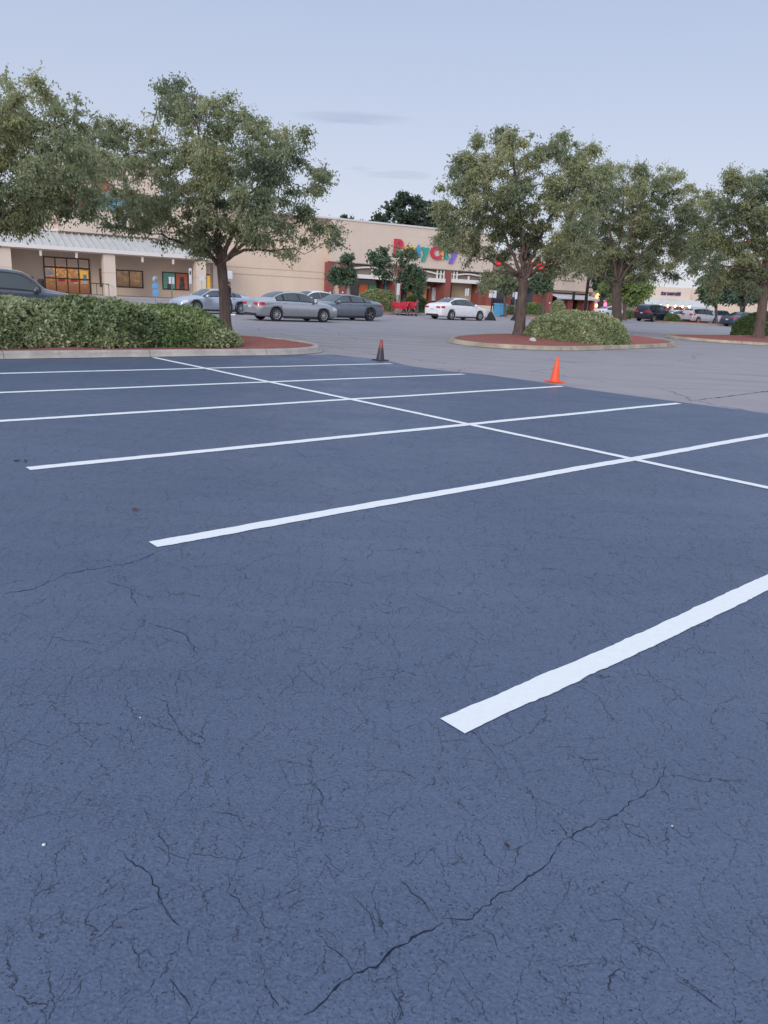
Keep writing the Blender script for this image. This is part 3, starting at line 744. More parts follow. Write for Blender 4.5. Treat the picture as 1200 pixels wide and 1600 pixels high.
# shrubs and hedges ------------------------------------------------------------
def shrub(name, label, loc, rz, ra, rb, h, seed, n_cl, size, mat, group=None, tmean=.5, patch=None, cat='shrub', wob=.1, flat=2.6, per=8):
    rng = np.random.default_rng(seed)
    th = rng.uniform(0, 2*PI, n_cl); ph = np.arcsin(rng.uniform(-.02, 1, n_cl))
    v = np.stack([np.cos(th)*np.cos(ph), np.sin(th)*np.cos(ph), np.sin(ph)], 1)
    k = (np.abs(v[:, 0])**flat+np.abs(v[:, 1])**flat+np.abs(v[:, 2])**2.4)**(-1/flat)
    p = v*k[:, None]*np.array([ra, rb, h])
    S = 1/np.array([ra, rb, h])
    def lump(q):
        return np.array([noise.noise(Vector(x*1.15)+Vector((seed, 0, 0)))*1.0+noise.noise(Vector(x*3.1)+Vector((0, seed, 0)))*.55 for x in q])
    lp = lump(p)
    nrm = p*S*S; nrm /= np.linalg.norm(nrm, axis=1)[:, None]
    p = p+nrm*(lp*wob)[:, None]-nrm*(np.abs(rng.normal(size=n_cl))*.05)[:, None]
    keep = p[:, 2] > .03; p = p[keep]; nrm = nrm[keep]; lp = lp[keep]; n = len(p)
    ax = nrm+rng.normal(size=(n, 3))*.35; ax[:, 2] += .25; ax /= np.linalg.norm(ax, axis=1)[:, None]
    t1 = np.cross(ax, rand_unit(rng, n)); t1 /= np.linalg.norm(t1, axis=1)[:, None]; t2 = np.cross(ax, t1)
    rep = np.repeat(np.arange(n), per); an = np.tile(np.arange(per)*2.4, n)+rng.normal(size=n*per)*.3
    el = np.tile(np.linspace(.15, 1.1, per), n)
    D = (t1[rep]*np.cos(an)[:, None]+t2[rep]*np.sin(an)[:, None])*np.cos(el)[:, None]+ax[rep]*np.sin(el)[:, None]
    L = size*rng.uniform(.7, 1.25, n*per)
    C = p[rep]+D*(L*.55)[:, None]
    Nn = ax[rep]+rand_unit(rng, n*per)*.3
    Vl, Fl = leaf_quads(C, D, Nn, L, L*.48)
    clt = rng.normal(size=n)*.12
    tint = tmean+clt[rep]+lp[rep]*.15+rng.normal(size=n*per)*.13
    if patch is not None:
        pt = np.array([noise.noise(Vector(x*.7)+Vector((seed*3, 1, 0))) for x in p]); tint += (pt[rep])*patch
    tint = np.clip(tint, 0, 1)
    # leafy inner mass
    nu, nv = 40, 16; cv = []; cf = []
    for j in range(nv+1):
        f = j/nv*PI/2
        for i in range(nu):
            t = 2*PI*i/nu; q = np.array([math.cos(t)*math.cos(f), math.sin(t)*math.cos(f), math.sin(f)])
            kk = (abs(q[0])**flat+abs(q[1])**flat+abs(q[2])**2.4)**(-1/flat)
            q = q*kk*np.array([ra, rb, h])*.9; q *= 1+.05*noise.noise(Vector(q*2)+Vector((seed, 5, 0)))
            q[2] = max(q[2], -.05); cv.append(q)
    for j in range(nv):
        for i in range(nu): cf.append((j*nu+i, j*nu+(i+1) % nu, (j+1)*nu+(i+1) % nu, (j+1)*nu+i))
    V = np.vstack([Vl, np.array(cv)]); F = np.vstack([Fl, np.array(cf)+len(Vl)])
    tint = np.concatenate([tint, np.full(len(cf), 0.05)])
    o = link(name, np_mesh(name, V, F, tint), M[mat]); o.location = loc; o.rotation_euler = (0, 0, rz)
    return tag(o, label, cat, group)
def ab_shrub(name, label, a, b, ra, rb, h, seed, n, size, mat, **kw):
    return shrub(name, label, AB(a, b, .16), ROTA, ra, rb, h, seed, n, size, mat, **kw)
G_H = 'shrubs of the long hedge'
ab_shrub('hedge_shrub', 'pale variegated shrub forming the left end of the long hedge', 3.5, 18.5, 3.7, 1.65, .97, 5, 8500, .115, 'leaf_var', tmean=.52, patch=.35, group=G_H, wob=.1)
ab_shrub('hedge_shrub', 'mixed green shrub in the middle of the long hedge, under the two pale window signs', 7.1, 18.5, 1.9, 1.6, .92, 6, 5000, .115, 'leaf_var', tmean=.42, patch=.6, group=G_H, wob=.1)
ab_shrub('hedge_shrub', 'darker plain green shrub at the right end of the long hedge by the tree trunk', 8.7, 18.55, 1.7, 1.6, .84, 8, 5500, .10, 'leaf_plain', tmean=.55, patch=.6, group=G_H, wob=.1)
ab_shrub('hedge_shrub', "low pale tuft filling the front foot of the long hedge's right end", 9.3, 17.5, 1.0, .6, .38, 9, 1300, .10, 'leaf_var', tmean=.55, patch=.3, group=G_H, wob=.07)
pL = GP(822, 532); pR = GP(983, 537)
aa, bb_ = (pL.dot(UA), pL.dot(UB)), (pR.dot(UA), pR.dot(UB))
cB = GP(902, 536); ca, cb = cB.dot(UA), cB.dot(UB)
shrub('rounded_shrub', 'wide rounded variegated shrub right of the bare-trunk tree on its mulch island', (PD(902, 520, 31.6).x, 31.6, .12), R_(25), 2.1, 1.45, 1.08, 12, 8500, .13, 'leaf_var', tmean=.5, patch=.2, wob=.11)
shrub('rounded_shrub', 'dark green shrub around the foot of the leaning tree at the right edge', (PD(1205, 500, 50).x+.4, 50.5, .15), R_(35), 2.9, 1.7, 1.45, 13, 7000, .14, 'leaf_plain', tmean=.35, patch=.3, wob=.15)
def px_shrub(name, label, px0, px1, ytop, ybot, seed, mat, size=.16, tm=.5, Y=None, n=1500, depth=.7, **kw):
    g = GP((px0+px1)/2, ybot) if Y is None else col_at((px0+px1)/2, Y)
    Yc = g.y; w = (px1-px0)/2*Yc/FPX; hh = (hor((px0+px1)/2)-ytop)*Yc/FPX+1.6
    return shrub(name, label, (g.x, Yc+w*depth, .1), 0, w, max(.6, w*depth), max(.3, hh-.12), seed, n, size, mat, tmean=tm, wob=.12, **kw)
px_shrub('planter_shrub', 'pale shrub mass behind the grey liftback, left of the red carts', 556, 625, 455, 489, 21, 'leaf_var', .2, .45, n=4200, depth=.6)
px_shrub('planter_shrub', 'dark green shrub right of the red carts', 628, 668, 464, 490, 22, 'leaf_plain', .2, .3, n=2600)
px_shrub('planter_shrub', 'pale low shrub in the planter left of the bare grey trunk', 786, 808, 478, 494, 23, 'leaf_var', .18, .5, n=900)
px_shrub('planter_shrub', 'green low shrub in the planter just right of the bare grey trunk', 820, 852, 474, 493, 24, 'leaf_plain', .18, .6, n=1300)
px_shrub('planter_shrub', 'pale-topped shrub against the shopfront behind the rounded shrub', 862, 882, 470, 494, 25, 'leaf_var', .2, .6, n=1200)
px_shrub('planter_shrub', 'green shrub in the far strip left of the dark blue vehicle', 975, 992, 486, 499, 26, 'leaf_plain', .22, .6, n=900)
px_shrub('planter_shrub', 'round shrub in the far strip just right of the dark blue vehicle', 1041, 1062, 491, 504.5, 27, 'leaf_plain', .22, .4, n=900)
px_shrub('planter_shrub', 'round olive shrub in the far strip in front of the silver van', 1074, 1095, 492, 505.5, 28, 'leaf_var', .22, .25, n=900)
px_shrub('planter_shrub', 'pale round shrub in the far strip right of the multi-stemmed tree', 1124, 1153, 494, 507.5, 29, 'leaf_var', .22, .5, n=1100)

exec_later = []
# ------------------------------------------------------------------ buildings
FAZ = R_(60); FU = Vector((math.sin(FAZ), math.cos(FAZ), 0)); FN = Vector((math.cos(FAZ), -math.sin(FAZ), 0))
W0 = col_at(550, 90)
class Facade:
    def __init__(s, az, origin, parent_name, label, cat='building'):
        s.az = R_(az); s.U = Vector((math.sin(s.az), math.cos(s.az), 0)); s.Nn = Vector((math.cos(s.az), -math.sin(s.az), 0))
        s.P = Vector(origin); s.rz = math.atan2(s.U.y, s.U.x)
        s.root = empty(parent_name, s.P, s.rz, label, cat)
    # local frame of the root: x along the facade, -y towards the viewer (o = distance in front of the wall)
    def hit(s, px, py, o=0.0):
        d = ray(px, py); O = Vector((0, 0, EYE)); t = ((s.P+s.Nn*o-O).dot(s.Nn))/d.dot(s.Nn); q = O+d*t
        return (q-s.P).dot(s.U), q.z
    def box(s, name, u0, u1, z0, z1, o0, o1, mt, parent=None, bev=0):
        b = MB().box(min(u0, u1), max(u0, u1), -max(o0, o1), -min(o0, o1), min(z0, z1), max(z0, z1))
        if bev: b.bevel(bev)
        return b.build(name, M[mt] if isinstance(mt, str) else mt, parent or s.root)
    def pxbox(s, name, px0, px1, py0, py1, o0, o1, mt, parent=None, ground=False):
        """box whose front face covers the pixels; py taken at the left edge column centre"""
        pm = (px0+px1)/2
        u0, _ = s.hit(px0, (py0+py1)/2, o1); u1, _ = s.hit(px1, (py0+py1)/2, o1)
        _, z1 = s.hit(pm, py0, o1); _, z0 = s.hit(pm, py1, o1)
        if ground: z0 = 0
        return s.box(name, u0, u1, z0, z1, o0, o1, mt, parent)
def window(F, px0, px1, py0, py1, o, mull, pane, name='window', fr=.09, transom=None, label=None):
    pm = (px0+px1)/2; u0, _ = F.hit(px0, (py0+py1)/2, o); u1, _ = F.hit(px1, (py0+py1)/2, o); _, z1 = F.hit(pm, py0, o); _, z0 = F.hit(pm, py1, o)
    z0 = max(z0, .06)
    b = MB()
    for (a, c, e, f_) in ((u0, u0+fr, z0, z1), (u1-fr, u1, z0, z1), (u0+fr+.002, u1-fr-.002, z1-fr, z1), (u0+fr+.002, u1-fr-.002, z0, z0+fr)):
        b.box(a, c, -o-.09, -o, e, f_)
    for t in mull:
        uu = u0+(u1-u0)*t; b.box(uu-fr*.45, uu+fr*.45, -o-.08, -o, z0+fr+.002, z1-fr-.002)
    if transom:
        for t in transom: zz = z0+(z1-z0)*t; b.box(u0+fr+.002, u1-fr-.002, -o-.07, -o, zz-fr*.5, zz+fr*.5)
    w = b.build(name, M['door_dark'], F.root)
    pn = MB().box(u0+fr, u1-fr, -o-.035, -o+.05, z0+fr, z1-fr).build('pane', M[pane], w)
    if label: w['label'] = label
    return w, u0, u1, z0, z1
def letter(F, ch, px0, px1, py0, py1, o, mt, name='sign_letter', shear=0, bold=.03):
    cu = bpy.data.curves.new('t', 'FONT'); cu.body = ch; cu.extrude = .12; cu.offset = bold; cu.size = 1; cu.shear = shear
    to = bpy.data.objects.new('t', cu); COL.objects.link(to)
    bpy.context.view_layer.update()
    dg = bpy.context.evaluated_depsgraph_get(); me = bpy.data.meshes.new_from_object(to.evaluated_get(dg))
    bpy.data.objects.remove(to)
    n = len(me.vertices); co = np.empty(n*3, np.float32); me.vertices.foreach_get('co', co); co = co.reshape(-1, 3)
    mn, mx = co.min(0), co.max(0)
    pm = (px0+px1)/2; u0, _ = F.hit(px0, (py0+py1)/2, o); u1, _ = F.hit(px1, (py0+py1)/2, o); _, z1 = F.hit(pm, py0, o); _, z0 = F.hit(pm, py1, o)
    x = u0+(co[:, 0]-mn[0])/(mx[0]-mn[0])*(u1-u0); z = z0+(co[:, 1]-mn[1])/(mx[1]-mn[1])*(z1-z0)
    out = np.stack([x, -(o+.13+co[:, 2]), z], 1); me.vertices.foreach_set('co', out.astype(np.float32).ravel()); me.update()
    me.name = name
    return link(name, me, M[mt] if isinstance(mt, str) else mt, F.root)

# --- store with metal canopy (left)
OF = 4.5
F1 = Facade(60, W0, 'pet_store_building', 'beige store with pale metal canopy, square pillars and lit entrance at the left')
uL = F1.hit(-160, 440)[0]; uS = F1.hit(341, 440)[0]
F1.box('wall', uL, uS, 0, 8.9, -30, 0, 'stucco')
F1.box('roof_cap', uL, uS, 8.9, 9.05, -.35, .08, 'cap')
s0, s1 = F1.hit(88, 300, .6)[0], F1.hit(250, 300, .6)[0]; zt = F1.hit(165, 252, .6)[1]
F1.box('raised_parapet', s0, s1, 5.6, zt, -2, .6, 'stucco_up'); F1.box('parapet_cap', s0-.1, s1+.1, zt, zt+.2, -2.1, .72, 'cap')
# canopy
ce0 = F1.hit(-160, 380, OF+.3)[0]; ce1 = F1.hit(333, 402, OF+.3)[0]; ez = F1.hit(165, 389.5, OF+.3)[1]
tz = F1.hit(110, 364, .5)[1]
b = MB(); nr = 60
b.face([(ce0, -OF-.3, ez), (ce1, -OF-.3, ez), (ce1, -.02, tz), (ce0, -.02, tz)])
b.face([(ce0, -OF-.3, ez-.05), (ce1, -OF-.3, ez-.05), (ce1, -.02, ez-.05), (ce0, -.02, ez-.05)][::-1])
k = ce0
while k < ce1:
    for (y0, z0), (y1, z1) in (((-OF-.3, ez), (-.02, tz)),):
        v = [b.bm.verts.new(p) for p in ((k, y0, z0+.13), (k+.06, y0, z0+.13), (k+.06, y1, z1+.13), (k, y1, z1+.13), (k-.03, y0, z0+.003), (k+.09, y0, z0+.003), (k+.09, y1, z1+.003), (k-.03, y1, z1+.003))]
        for f_ in ((0, 1, 2, 3), (4, 0, 3, 7), (1, 5, 6, 2), (4, 5, 1, 0)): b.bm.faces.new([v[q] for q in f_])
    k += .62
b.build('canopy_roof', M['metal_roof'], F1.root)
F1.box('canopy_fascia', ce0, ce1+.02, ez-.32, ez-.002, OF+.28, OF+.36, 'trim')
F1.box('canopy_beam', ce0, ce1-.3, ez-.42, ez-.055, OF-.6, OF+.05, 'stucco')
for px in (63, 119, 222, 270):
    u = F1.hit(px, 390, OF-.1)[0]
    MB().box(u-.08, u+.08, -OF+.02, -OF+.2, ez-.9, ez-.43, taper=1.3).bevel(.02).build('canopy_bracket', M['trim'], F1.root)
F1.box('lintel', uL, uS, tz+.08, tz+.32, .003, .14, 'trim')
F1.box('lintel', uL, uS, tz+.75, tz+.83, .003, .08, 'taupe')
for (p0, p1) in ((-60, 19.5), (163, 181), (307, 322)):
    u0 = F1.hit(p0, 430, OF)[0]; u1 = F1.hit(p1, 430, OF)[0]
    F1.box('pillar', u0, u1, 0, ez-.43, OF-1.1, OF, 'stucco_pale')
    F1.box('pillar_joint', u0-.004, u1+.004, 2.12, 2.14, OF-1.104, OF+.004, 'taupe')
u0 = F1.hit(333, 430, 2.2)[0]; u1 = F1.hit(341, 430, 2.2)[0]
F1.box('pillar', u0, u1, 0, ez-.43, 1.2, 2.2, 'stucco_pale')
ut0, ut1 = F1.hit(322, 410, 3)[0], F1.hit(345, 410, 3)[0]
F1.box('canopy_return', ut0, ut1, ez-.5, ez-.05, .0, 3.0, 'stucco_pale')
# entrance
w, u0, u1, z0, z1 = window(F1, 69, 141, 402.5, 470, 0, (.25, .5, .75), 'lit', 'entrance_door', .11, (.42, .72), 'lit glazed entrance with dark frames and three upper panes')
F1.box('transom', u0+.12, u1-.12, z0+(z1-z0)*.76, z1-.12, .03, .05, 'stucco', w)
F1.box('door_header', u0+.11, u1-.11, z0+(z1-z0)*.695, z0+(z1-z0)*.745, .09, .12, 'door_dark', w)
for (t0, t1, q0, q1, mt) in ((.04, .20, .48, .67, 'poster_white'), (.56, .72, .34, .41, 'cart_red'), (.3, .44, .34, .41, 'cart_red'), (.78, .95, .45, .66, 'lit_yellow'), (.84, .92, .42, .56, 'poster_blue'), (.8, .94, .3, .38, 'poster_white'), (.62, .72, .3, .34, 'plate')):
    F1.box('poster', u0+(u1-u0)*t0, u0+(u1-u0)*t1, z0+(z1-z0)*q0, z0+(z1-z0)*q1, .04 if mt != 'poster_blue' else .06, .055 if mt != 'poster_blue' else .07, mt, w)
window(F1, 155.5, 166, 420, 448, 0, (), 'lit_soft', 'window', .1)
window(F1, 180, 223.5, 422, 449.5, 0, (.5,), 'lit_soft', 'window', .11)
w, u0, u1, z0, z1 = window(F1, 253.5, 294.5, 425.5, 453, 0, (.5,), 'dark_glass', 'poster_window', .09, label='dark-framed window filled by a green and an orange animal poster')
um = (u0+u1)/2
F1.box('poster', u0+.1, um-.05, z0+.1, z1-.1, .04, .055, 'green_poster', w); F1.box('poster', um+.05, u1-.1, z0+.1, z1-.1, .04, .055, 'orange_poster', w)
for (cx, s_) in ((u0+(u1-u0)*.27, 1), (u0+(u1-u0)*.74, 1.15)):
    b = MB(); zz = z0+.1
    prof = [(-.34, 0), (.34, 0), (.3, .55), (.2, .8), (.26, 1.0), (.22, 1.25), (.12, 1.34), (-.1, 1.34), (-.22, 1.22), (-.25, 1.0), (-.17, .8), (-.3, .5)]
    vs = [b.bm.verts.new((cx+x*s_*.75, -.062, zz+z*s_*.78)) for x, z in prof]; b.bm.faces.new(vs)
    r = bmesh.ops.extrude_face_region(b.bm, geom=b.bm.faces[:]); bmesh.ops.translate(b.bm, verts=[v for v in r['geom'] if isinstance(v, bmesh.types.BMVert)], vec=(0, -.01, 0))
    b.build('animal_print', M['pet_dark'], w)
window(F1, 321, 332, 428.5, 470, 0, (), 'lit_yellow', 'yellow_door', .12)
# sign letters on the raised parapet
M['sg_blue'] = simple('sign_blue', (.05, .33, .50), .4); M['sg_red'] = simple('sign_red', (.55, .05, .05), .4)
for ch, x0, x1, mt in (('P', 103, 116, 'sg_red'), ('E', 118, 128, 'sg_red'), ('T', 129, 139, 'sg_red'), ('S', 142, 153, 'sg_blue'), ('M', 156, 171, 'sg_blue'), ('A', 172, 185, 'sg_blue'), ('R', 187, 198, 'sg_blue'), ('T', 200, 212, 'sg_blue')):
    sy = (x0-103)*.05; letter(F1, ch, x0, x1, 299+sy, 324+sy, .6, mt)
u, z = F1.hit(161, 289, .7); MB().lathe([(.001, -.12), (.5, -.12), (.55, -.05), (.55, .05), (.5, .12), (.001, .12)], 20, 'y', (u, -.86, z)).build('sign_ball', M['sg_red'], F1.root, True)

# --- blank wall and party store
F2 = Facade(60, W0, 'party_store_building', 'long pinkish-beige store with colourful letters above white arched arcade frames')
uB0 = uS+.003; uR = F2.hit(511, 440)[0]; uE = F2.hit(768, 440, .9)[0]
F2.box('side_wall', uB0, uR, 0, 8.9, -30, 0, 'stucco')
for zz in (3.45, 2.78): F2.box('wall_groove', uB0+.3, uR-.1, zz-.03, zz+.03, .002, .03, 'tan')
zs = F2.hit(620, 415.5, .9)[1]
F2.box('upper_wall', uR+.002, uE, zs, 8.9, -25, .9, 'stucco_up')
F2.box('roof_cap', uB0, uE+.05, 8.9, 9.08, -.35, 1.0, 'cap')
F2.box('back_wall', uR+.002, uE, 0, zs-.002, -24, -1.6, 'brick')
F2.box('soffit_edge', uR, uE, zs-.09, zs-.003, .75, .93, 'taupe')
def pier(px0, px1, o0=-1.0, o1=.85, mt='brick', z1=None):
    a = F2.hit(px0, 450, o1)[0]; c = F2.hit(px1, 450, o1)[0]
    F2.box('brick_pier' if mt == 'brick' else 'wall_panel', a, c, 0, z1 or zs-.1, o0, o1, mt)
pier(511.5, 520); pier(520.4, 532, -1.0, .4, 'stucco'); pier(532.4, 545); pier(617, 627); pier(695, 704); pier(761.5, 769)
def bay(px0, px1, gl, gr, yb):
    """white arched frame: beam, posts, arch and grids; yb beam bottom pixel at mid"""
    pm = (px0+px1)/2
    u0 = F2.hit(px0, 430, .7)[0]; u1 = F2.hit(px1, 430, .7)[0]; zb = F2.hit(pm, yb, .7)[1]; zb1 = zb+.42; zt_ = zs-.12
    F2.box('infill_panel', u0+.01, u1-.01, zb1-.02, zt_+.0, .2, .3, 'taupe')
    b = MB(); b.box(u0, u1, -.98, -.35, zb, zb1)
    W = u1-u0; g = .17*W; aL = u0+(g if gl else .08); aR = u1-(g if gr else .08)
    for (c, on) in ((u0+.06, 1), (u1-.06, 1), (aL, gl), (aR, gr), (u0+g*.5, gl), (u1-g*.5, gr), ((aL+aR)/2, 1)):
        if on: b.box(c-.07, c+.07, -.72, -.52, zb1+.002, zt_-(.0 if abs(c-(aL+aR)/2) > .1 else .45))
    zm = (zb1+zt_)/2+.05
    if gl: b.box(u0+.13, aL-.07, -.70, -.55, zm-.05, zm+.05)
    if gr: b.box(aR+.07, u1-.13, -.70, -.55, zm-.05, zm+.05)
    pts = []; nA = 14
    for i in range(nA+1):
        t = i/nA; pts.append((aL+(aR-aL)*t, zb1+.45+(zt_-.22-zb1-.45)*math.sin(PI*t)**.75))
    for i in range(nA):
        (xa, za), (xb, zb_) = pts[i], pts[i+1]
        v = [b.bm.verts.new(p) for p in ((xa, -.74, za-.08), (xb, -.74, zb_-.08), (xb, -.74, zb_+.08), (xa, -.74, za+.08), (xa, -.50, za-.08), (xb, -.50, zb_-.08), (xb, -.50, zb_+.08), (xa, -.50, za+.08))]
        for f_ in ((0, 1, 2, 3), (7, 6, 5, 4), (3, 2, 6, 7), (1, 0, 4, 5)): b.bm.faces.new([v[q] for q in f_])
    b.build('arcade_frame', M['trim'], F2.root)
    F2.box('arcade_soffit', u0, u1, zb+.1, zb+.3, -1.58, .34, 'taupe')
bay(545.5, 616.5, False, False, 436); bay(627.5, 694.5, True, True, 439.5); bay(704.5, 761, True, True, 443)
P2 = lambda n, a, b_, c, d, mt, o0=-1.6, o1=-1.45, **k: F2.pxbox(n, a, b_, c, d, o0, o1, mt, **k)
P2('shop_glazing', 546, 593, 437, 475, 'dark_glass', ground=True)
P2('poster', 561, 574.5, 444.5, 458, 'poster_orange', -1.44, -1.38); P2('poster', 576, 588, 445, 459, 'poster_green', -1.44, -1.38); P2('poster', 561, 574.5, 459, 466, 'poster_white', -1.44, -1.38)
P2('shop_glazing', 600.5, 614.5, 437, 474, 'dark_glass', ground=True)
P2('poster', 601, 608, 439, 462, 'poster_blue', -1.44, -1.38); P2('poster', 609, 614, 440, 466, 'poster_white', -1.44, -1.38)
P2('shop_glazing', 628, 669, 440, 476, 'dark_glass', ground=True)
P2('poster', 636, 648, 444, 466, 'poster_amber', -1.44, -1.38); P2('poster', 650, 666.5, 446, 471, 'poster_amber', -1.44, -1.38); P2('poster', 639, 645, 446, 458, 'poster_orange', -1.37, -1.33)
P2('notice_board', 676, 689, 449.5, 470, 'poster_white', -1.58, -1.4); P2('door_frame', 689.5, 691, 443, 478, 'door_dark', -1.58, -1.35)
P2('notice_board', 691.5, 694.5, 446, 462, 'sign_back', -1.3, -1.2)
P2('wall_panel', 705, 736, 442.5, 480, 'tan', -1.58, -1.2, ground=True)
P2('shop_door', 741, 746.5, 447, 480, 'dark_glass', -1.59, -1.3, ground=True)
P2('brick_panel', 747.5, 761, 446, 478, 'brick', -1.59, .2, ground=True)
P2('plinth', 746.5, 770, 477.5, 486, 'stucco_pale', .21, 1.15, ground=True)
for ch, x0, x1, y0, y1, c in (('P', 615, 628.5, 373.5, 397.5, (.52, .035, .07)), ('a', 630, 638.5, 384, 400, (.75, .35, .05)), ('r', 640.5, 647.5, 385, 401, (.75, .55, .05)), ('t', 649, 656, 382, 402, (.05, .3, .55)), ('y', 657.5, 669, 386.5, 409, (.03, .34, .27)),
                          ('C', 672, 688, 384, 405.5, (.52, .035, .07)), ('i', 688.5, 692, 386, 405.5, (.85, .33, .12)), ('t', 692.5, 700, 385, 405.5, (.02, .34, .3)), ('y', 700.5, 715, 390, 412, (.22, .12, .6))):
    letter(F2, ch, x0, x1, y0, y1, .92, simple('letter_colour', c, .4), bold=.045)
for px in (512, 517, 534, 540): 
    pass
# small round lights on piers near the walk: bollard-height white studs
studs = []
def stud(px, py, o=1.0):
    u, z = F2.hit(px, py, .86); MB().lathe([(.001, -.05), (.1, -.05), (.11, 0), (.07, .04), (.001, .05)], 12, 'y', (u, -.93, z)).build('wall_light', M['trim'], F2.root, True)
for px, py in ((515.5, 457), (535, 457), (700, 466), (694.5, 466.5)): stud(px, py)

# --- brick store with red glyphs
F3 = Facade(60, W0-FN*5, 'brick_store_building', 'red brick store with pale upper wall and red glowing letters behind the bare-trunk tree')
a = F3.hit(771, 450)[0]; c = F3.hit(864, 450)[0]
F3.box('wall', a, c, 0, 5.2, -22, 0, 'brick'); zt = F3.hit(815, 396)[1]
F3.box('upper_wall', a, F3.hit(856, 440)[0], 5.2, zt, -22, .5, 'stucco_up'); F3.box('roof_cap', a, F3.hit(856, 440)[0], zt, zt+.2, -1, .62, 'cap')
F3.pxbox('brick_pier', 855, 864, 424, 490, .0, 1.2, 'brick', ground=True)
F3.pxbox('shop_glazing', 772, 792, 450, 478, .0, .12, 'dark_glass'); F3.pxbox('shop_glazing', 800, 832, 448, 478, .0, .12, 'dark_glass')
F3.box('awning', a, c-2, 4.2, 4.5, .0, 2.2, 'awning')
F3.pxbox('shop_sign', 801, 804, 457, 464, .2, .3, 'sign_back')
M['sg_glow'] = emit('red_sign_glow', (.9, .03, .02), .75, (.5, .02, .02))
for ch, x0, x1, y0, y1 in (('s', 774, 783, 404, 416), ('A', 823, 832, 407, 422), ('A', 837, 845, 408, 422), ('u', 845, 851, 412, 422)):
    letter(F3, ch, x0, x1, y0, y1, .52, 'sg_glow')
F3.box('plinth', a+.1, c+.5, 0, .5, .01, .5, 'stucco_pale')
for px in (758.5, 764.5, 775.5, 796.5, 802, 825, 839.5, 844.5, 853.5, 859):
    u, z = F3.hit(px, 468.5+(px-758)*.05, 1.3); MB().lathe([(.001, -.05), (.12, -.05), (.13, 0), (.08, .05), (.001, .06)], 12, 'y', (u, -1.27 if px > 770 else -1.3, z)).build('wall_light', M['trim'], F3.root, True) if 855 < px < 865 else None

# --- pale store with white awning
F4 = Facade(60, W0-FN*20, 'awning_store_building', 'pale block store with long white awning over brick columns')
a = F4.hit(861, 440)[0]; c = F4.hit(933, 440)[0]; zt = F4.hit(900, 422.8)[1]; zb = F4.hit(900, 455)[1]
F4.box('upper_wall', a, c, zb, zt, -20, 0, 'stucco_up'); F4.box('roof_cap', a, c+.05, zt, zt+.2, -1, .1, 'cap')
F4.box('lower_wall', a, c-.5, 0, zb-.002, -20, -1.2, 'brick')
F4.box('dark_rail', a, c, zb-.35, zb-.003, -1.1, -.15, 'taupe')  # dark strip between the upper wall and the awning
zw = F4.hit(900, 466, 1.8)[1]
b = MB(); b.face([(a, 1.1, zb-.4), (c-1.2, 1.1, zb-.4), (c-.7, -1.8, zw), (a, -1.8, zw)]); b.face([(a, -1.8, zw), (c-.7, -1.8, zw), (c-.7, -1.8, zw-.22), (a, -1.8, zw-.22)])
b.build('awning', M['awning'], F4.root)
F4.pxbox('awning_strut', 895, 898.5, 456, 468, 1.85, 1.95, 'door_dark')
F4.pxbox('shop_glazing', 864, 886, 466.5, 490, -1.19, -1.0, 'dark_glass')
for x0, x1 in ((887, 894.5), (911.5, 919), (924, 928)): F4.pxbox('brick_column', x0, x1, 466, 495, .2, 1.0, 'brick', ground=True)
F4.pxbox('poster', 902, 907, 467.5, 482, -1.19, -1.0, 'poster_amber'); F4.pxbox('shop_glazing', 896, 901.5, 467, 485, -1.19, -1.0, 'dark_glass'); F4.pxbox('shop_glazing', 919.5, 923.5, 467, 490, -1.19, -1.0, 'dark_glass')
F4.pxbox('sign_board', 877, 899, 437.8, 439, 0, .15, 'taupe')
F4.pxbox('wall_pier', 928.5, 933.5, 454, 495, -.9, .6, 'stucco', ground=True)
M['lamp_orange'] = emit('orange_lamp', (1.0, .5, .16), 4, (1, .6, .3)); M['lamp_pink'] = emit('pink_lamp', (1.0, .12, .25), 2.5)
M['lamp_green'] = emit('cool_lamp', (.75, 1.0, .72), 16); M['lamp_sodium'] = emit('sodium_lamp', (1.0, .5, .2), 5)
def bulb(F, px, py, o, r, mt, name='wall_lamp', el=1.0):
    u, z = F.hit(px, py, o); b = MB().lathe([(.001, -r*el)]+[(r*math.cos(R_(t)), r*el*math.sin(R_(t))) for t in range(-60, 61, 20)]+[(.001, r*el)], 12, 'z', (u, -o, z)); b.tube([(u, -o, z+r*el*.8), (u, -o+.3, z+r*el+.25)], .04, 6, 1)
    return b.build(name, [M[mt], M['dark_metal']], F.root, True)
bulb(F4, 933.8, 462.5, 1.2, .3, 'lamp_orange', el=1.4); bulb(F4, 932, 477.5, 1.0, .2, 'lamp_orange', el=1.5); 
F5 = Facade(60, W0-FN*34, 'side_entrance_building', 'low dark brick entrance with a pink lamp, right of the white awning store')
a = F5.hit(929, 470)[0]; c = F5.hit(958, 470)[0]; F5.box('wall', a, c, 0, F5.hit(945, 469.5)[1], -15, 0, 'brick'); F5.pxbox('canopy', 935, 948, 469, 471, 0, 1.5, 'trim')
F5.pxbox('shop_glazing', 935, 940, 472, 482, 0, .1, 'dark_glass'); bulb(F5, 945.5, 477, 1.0, .35, 'lamp_pink', el=1.7)

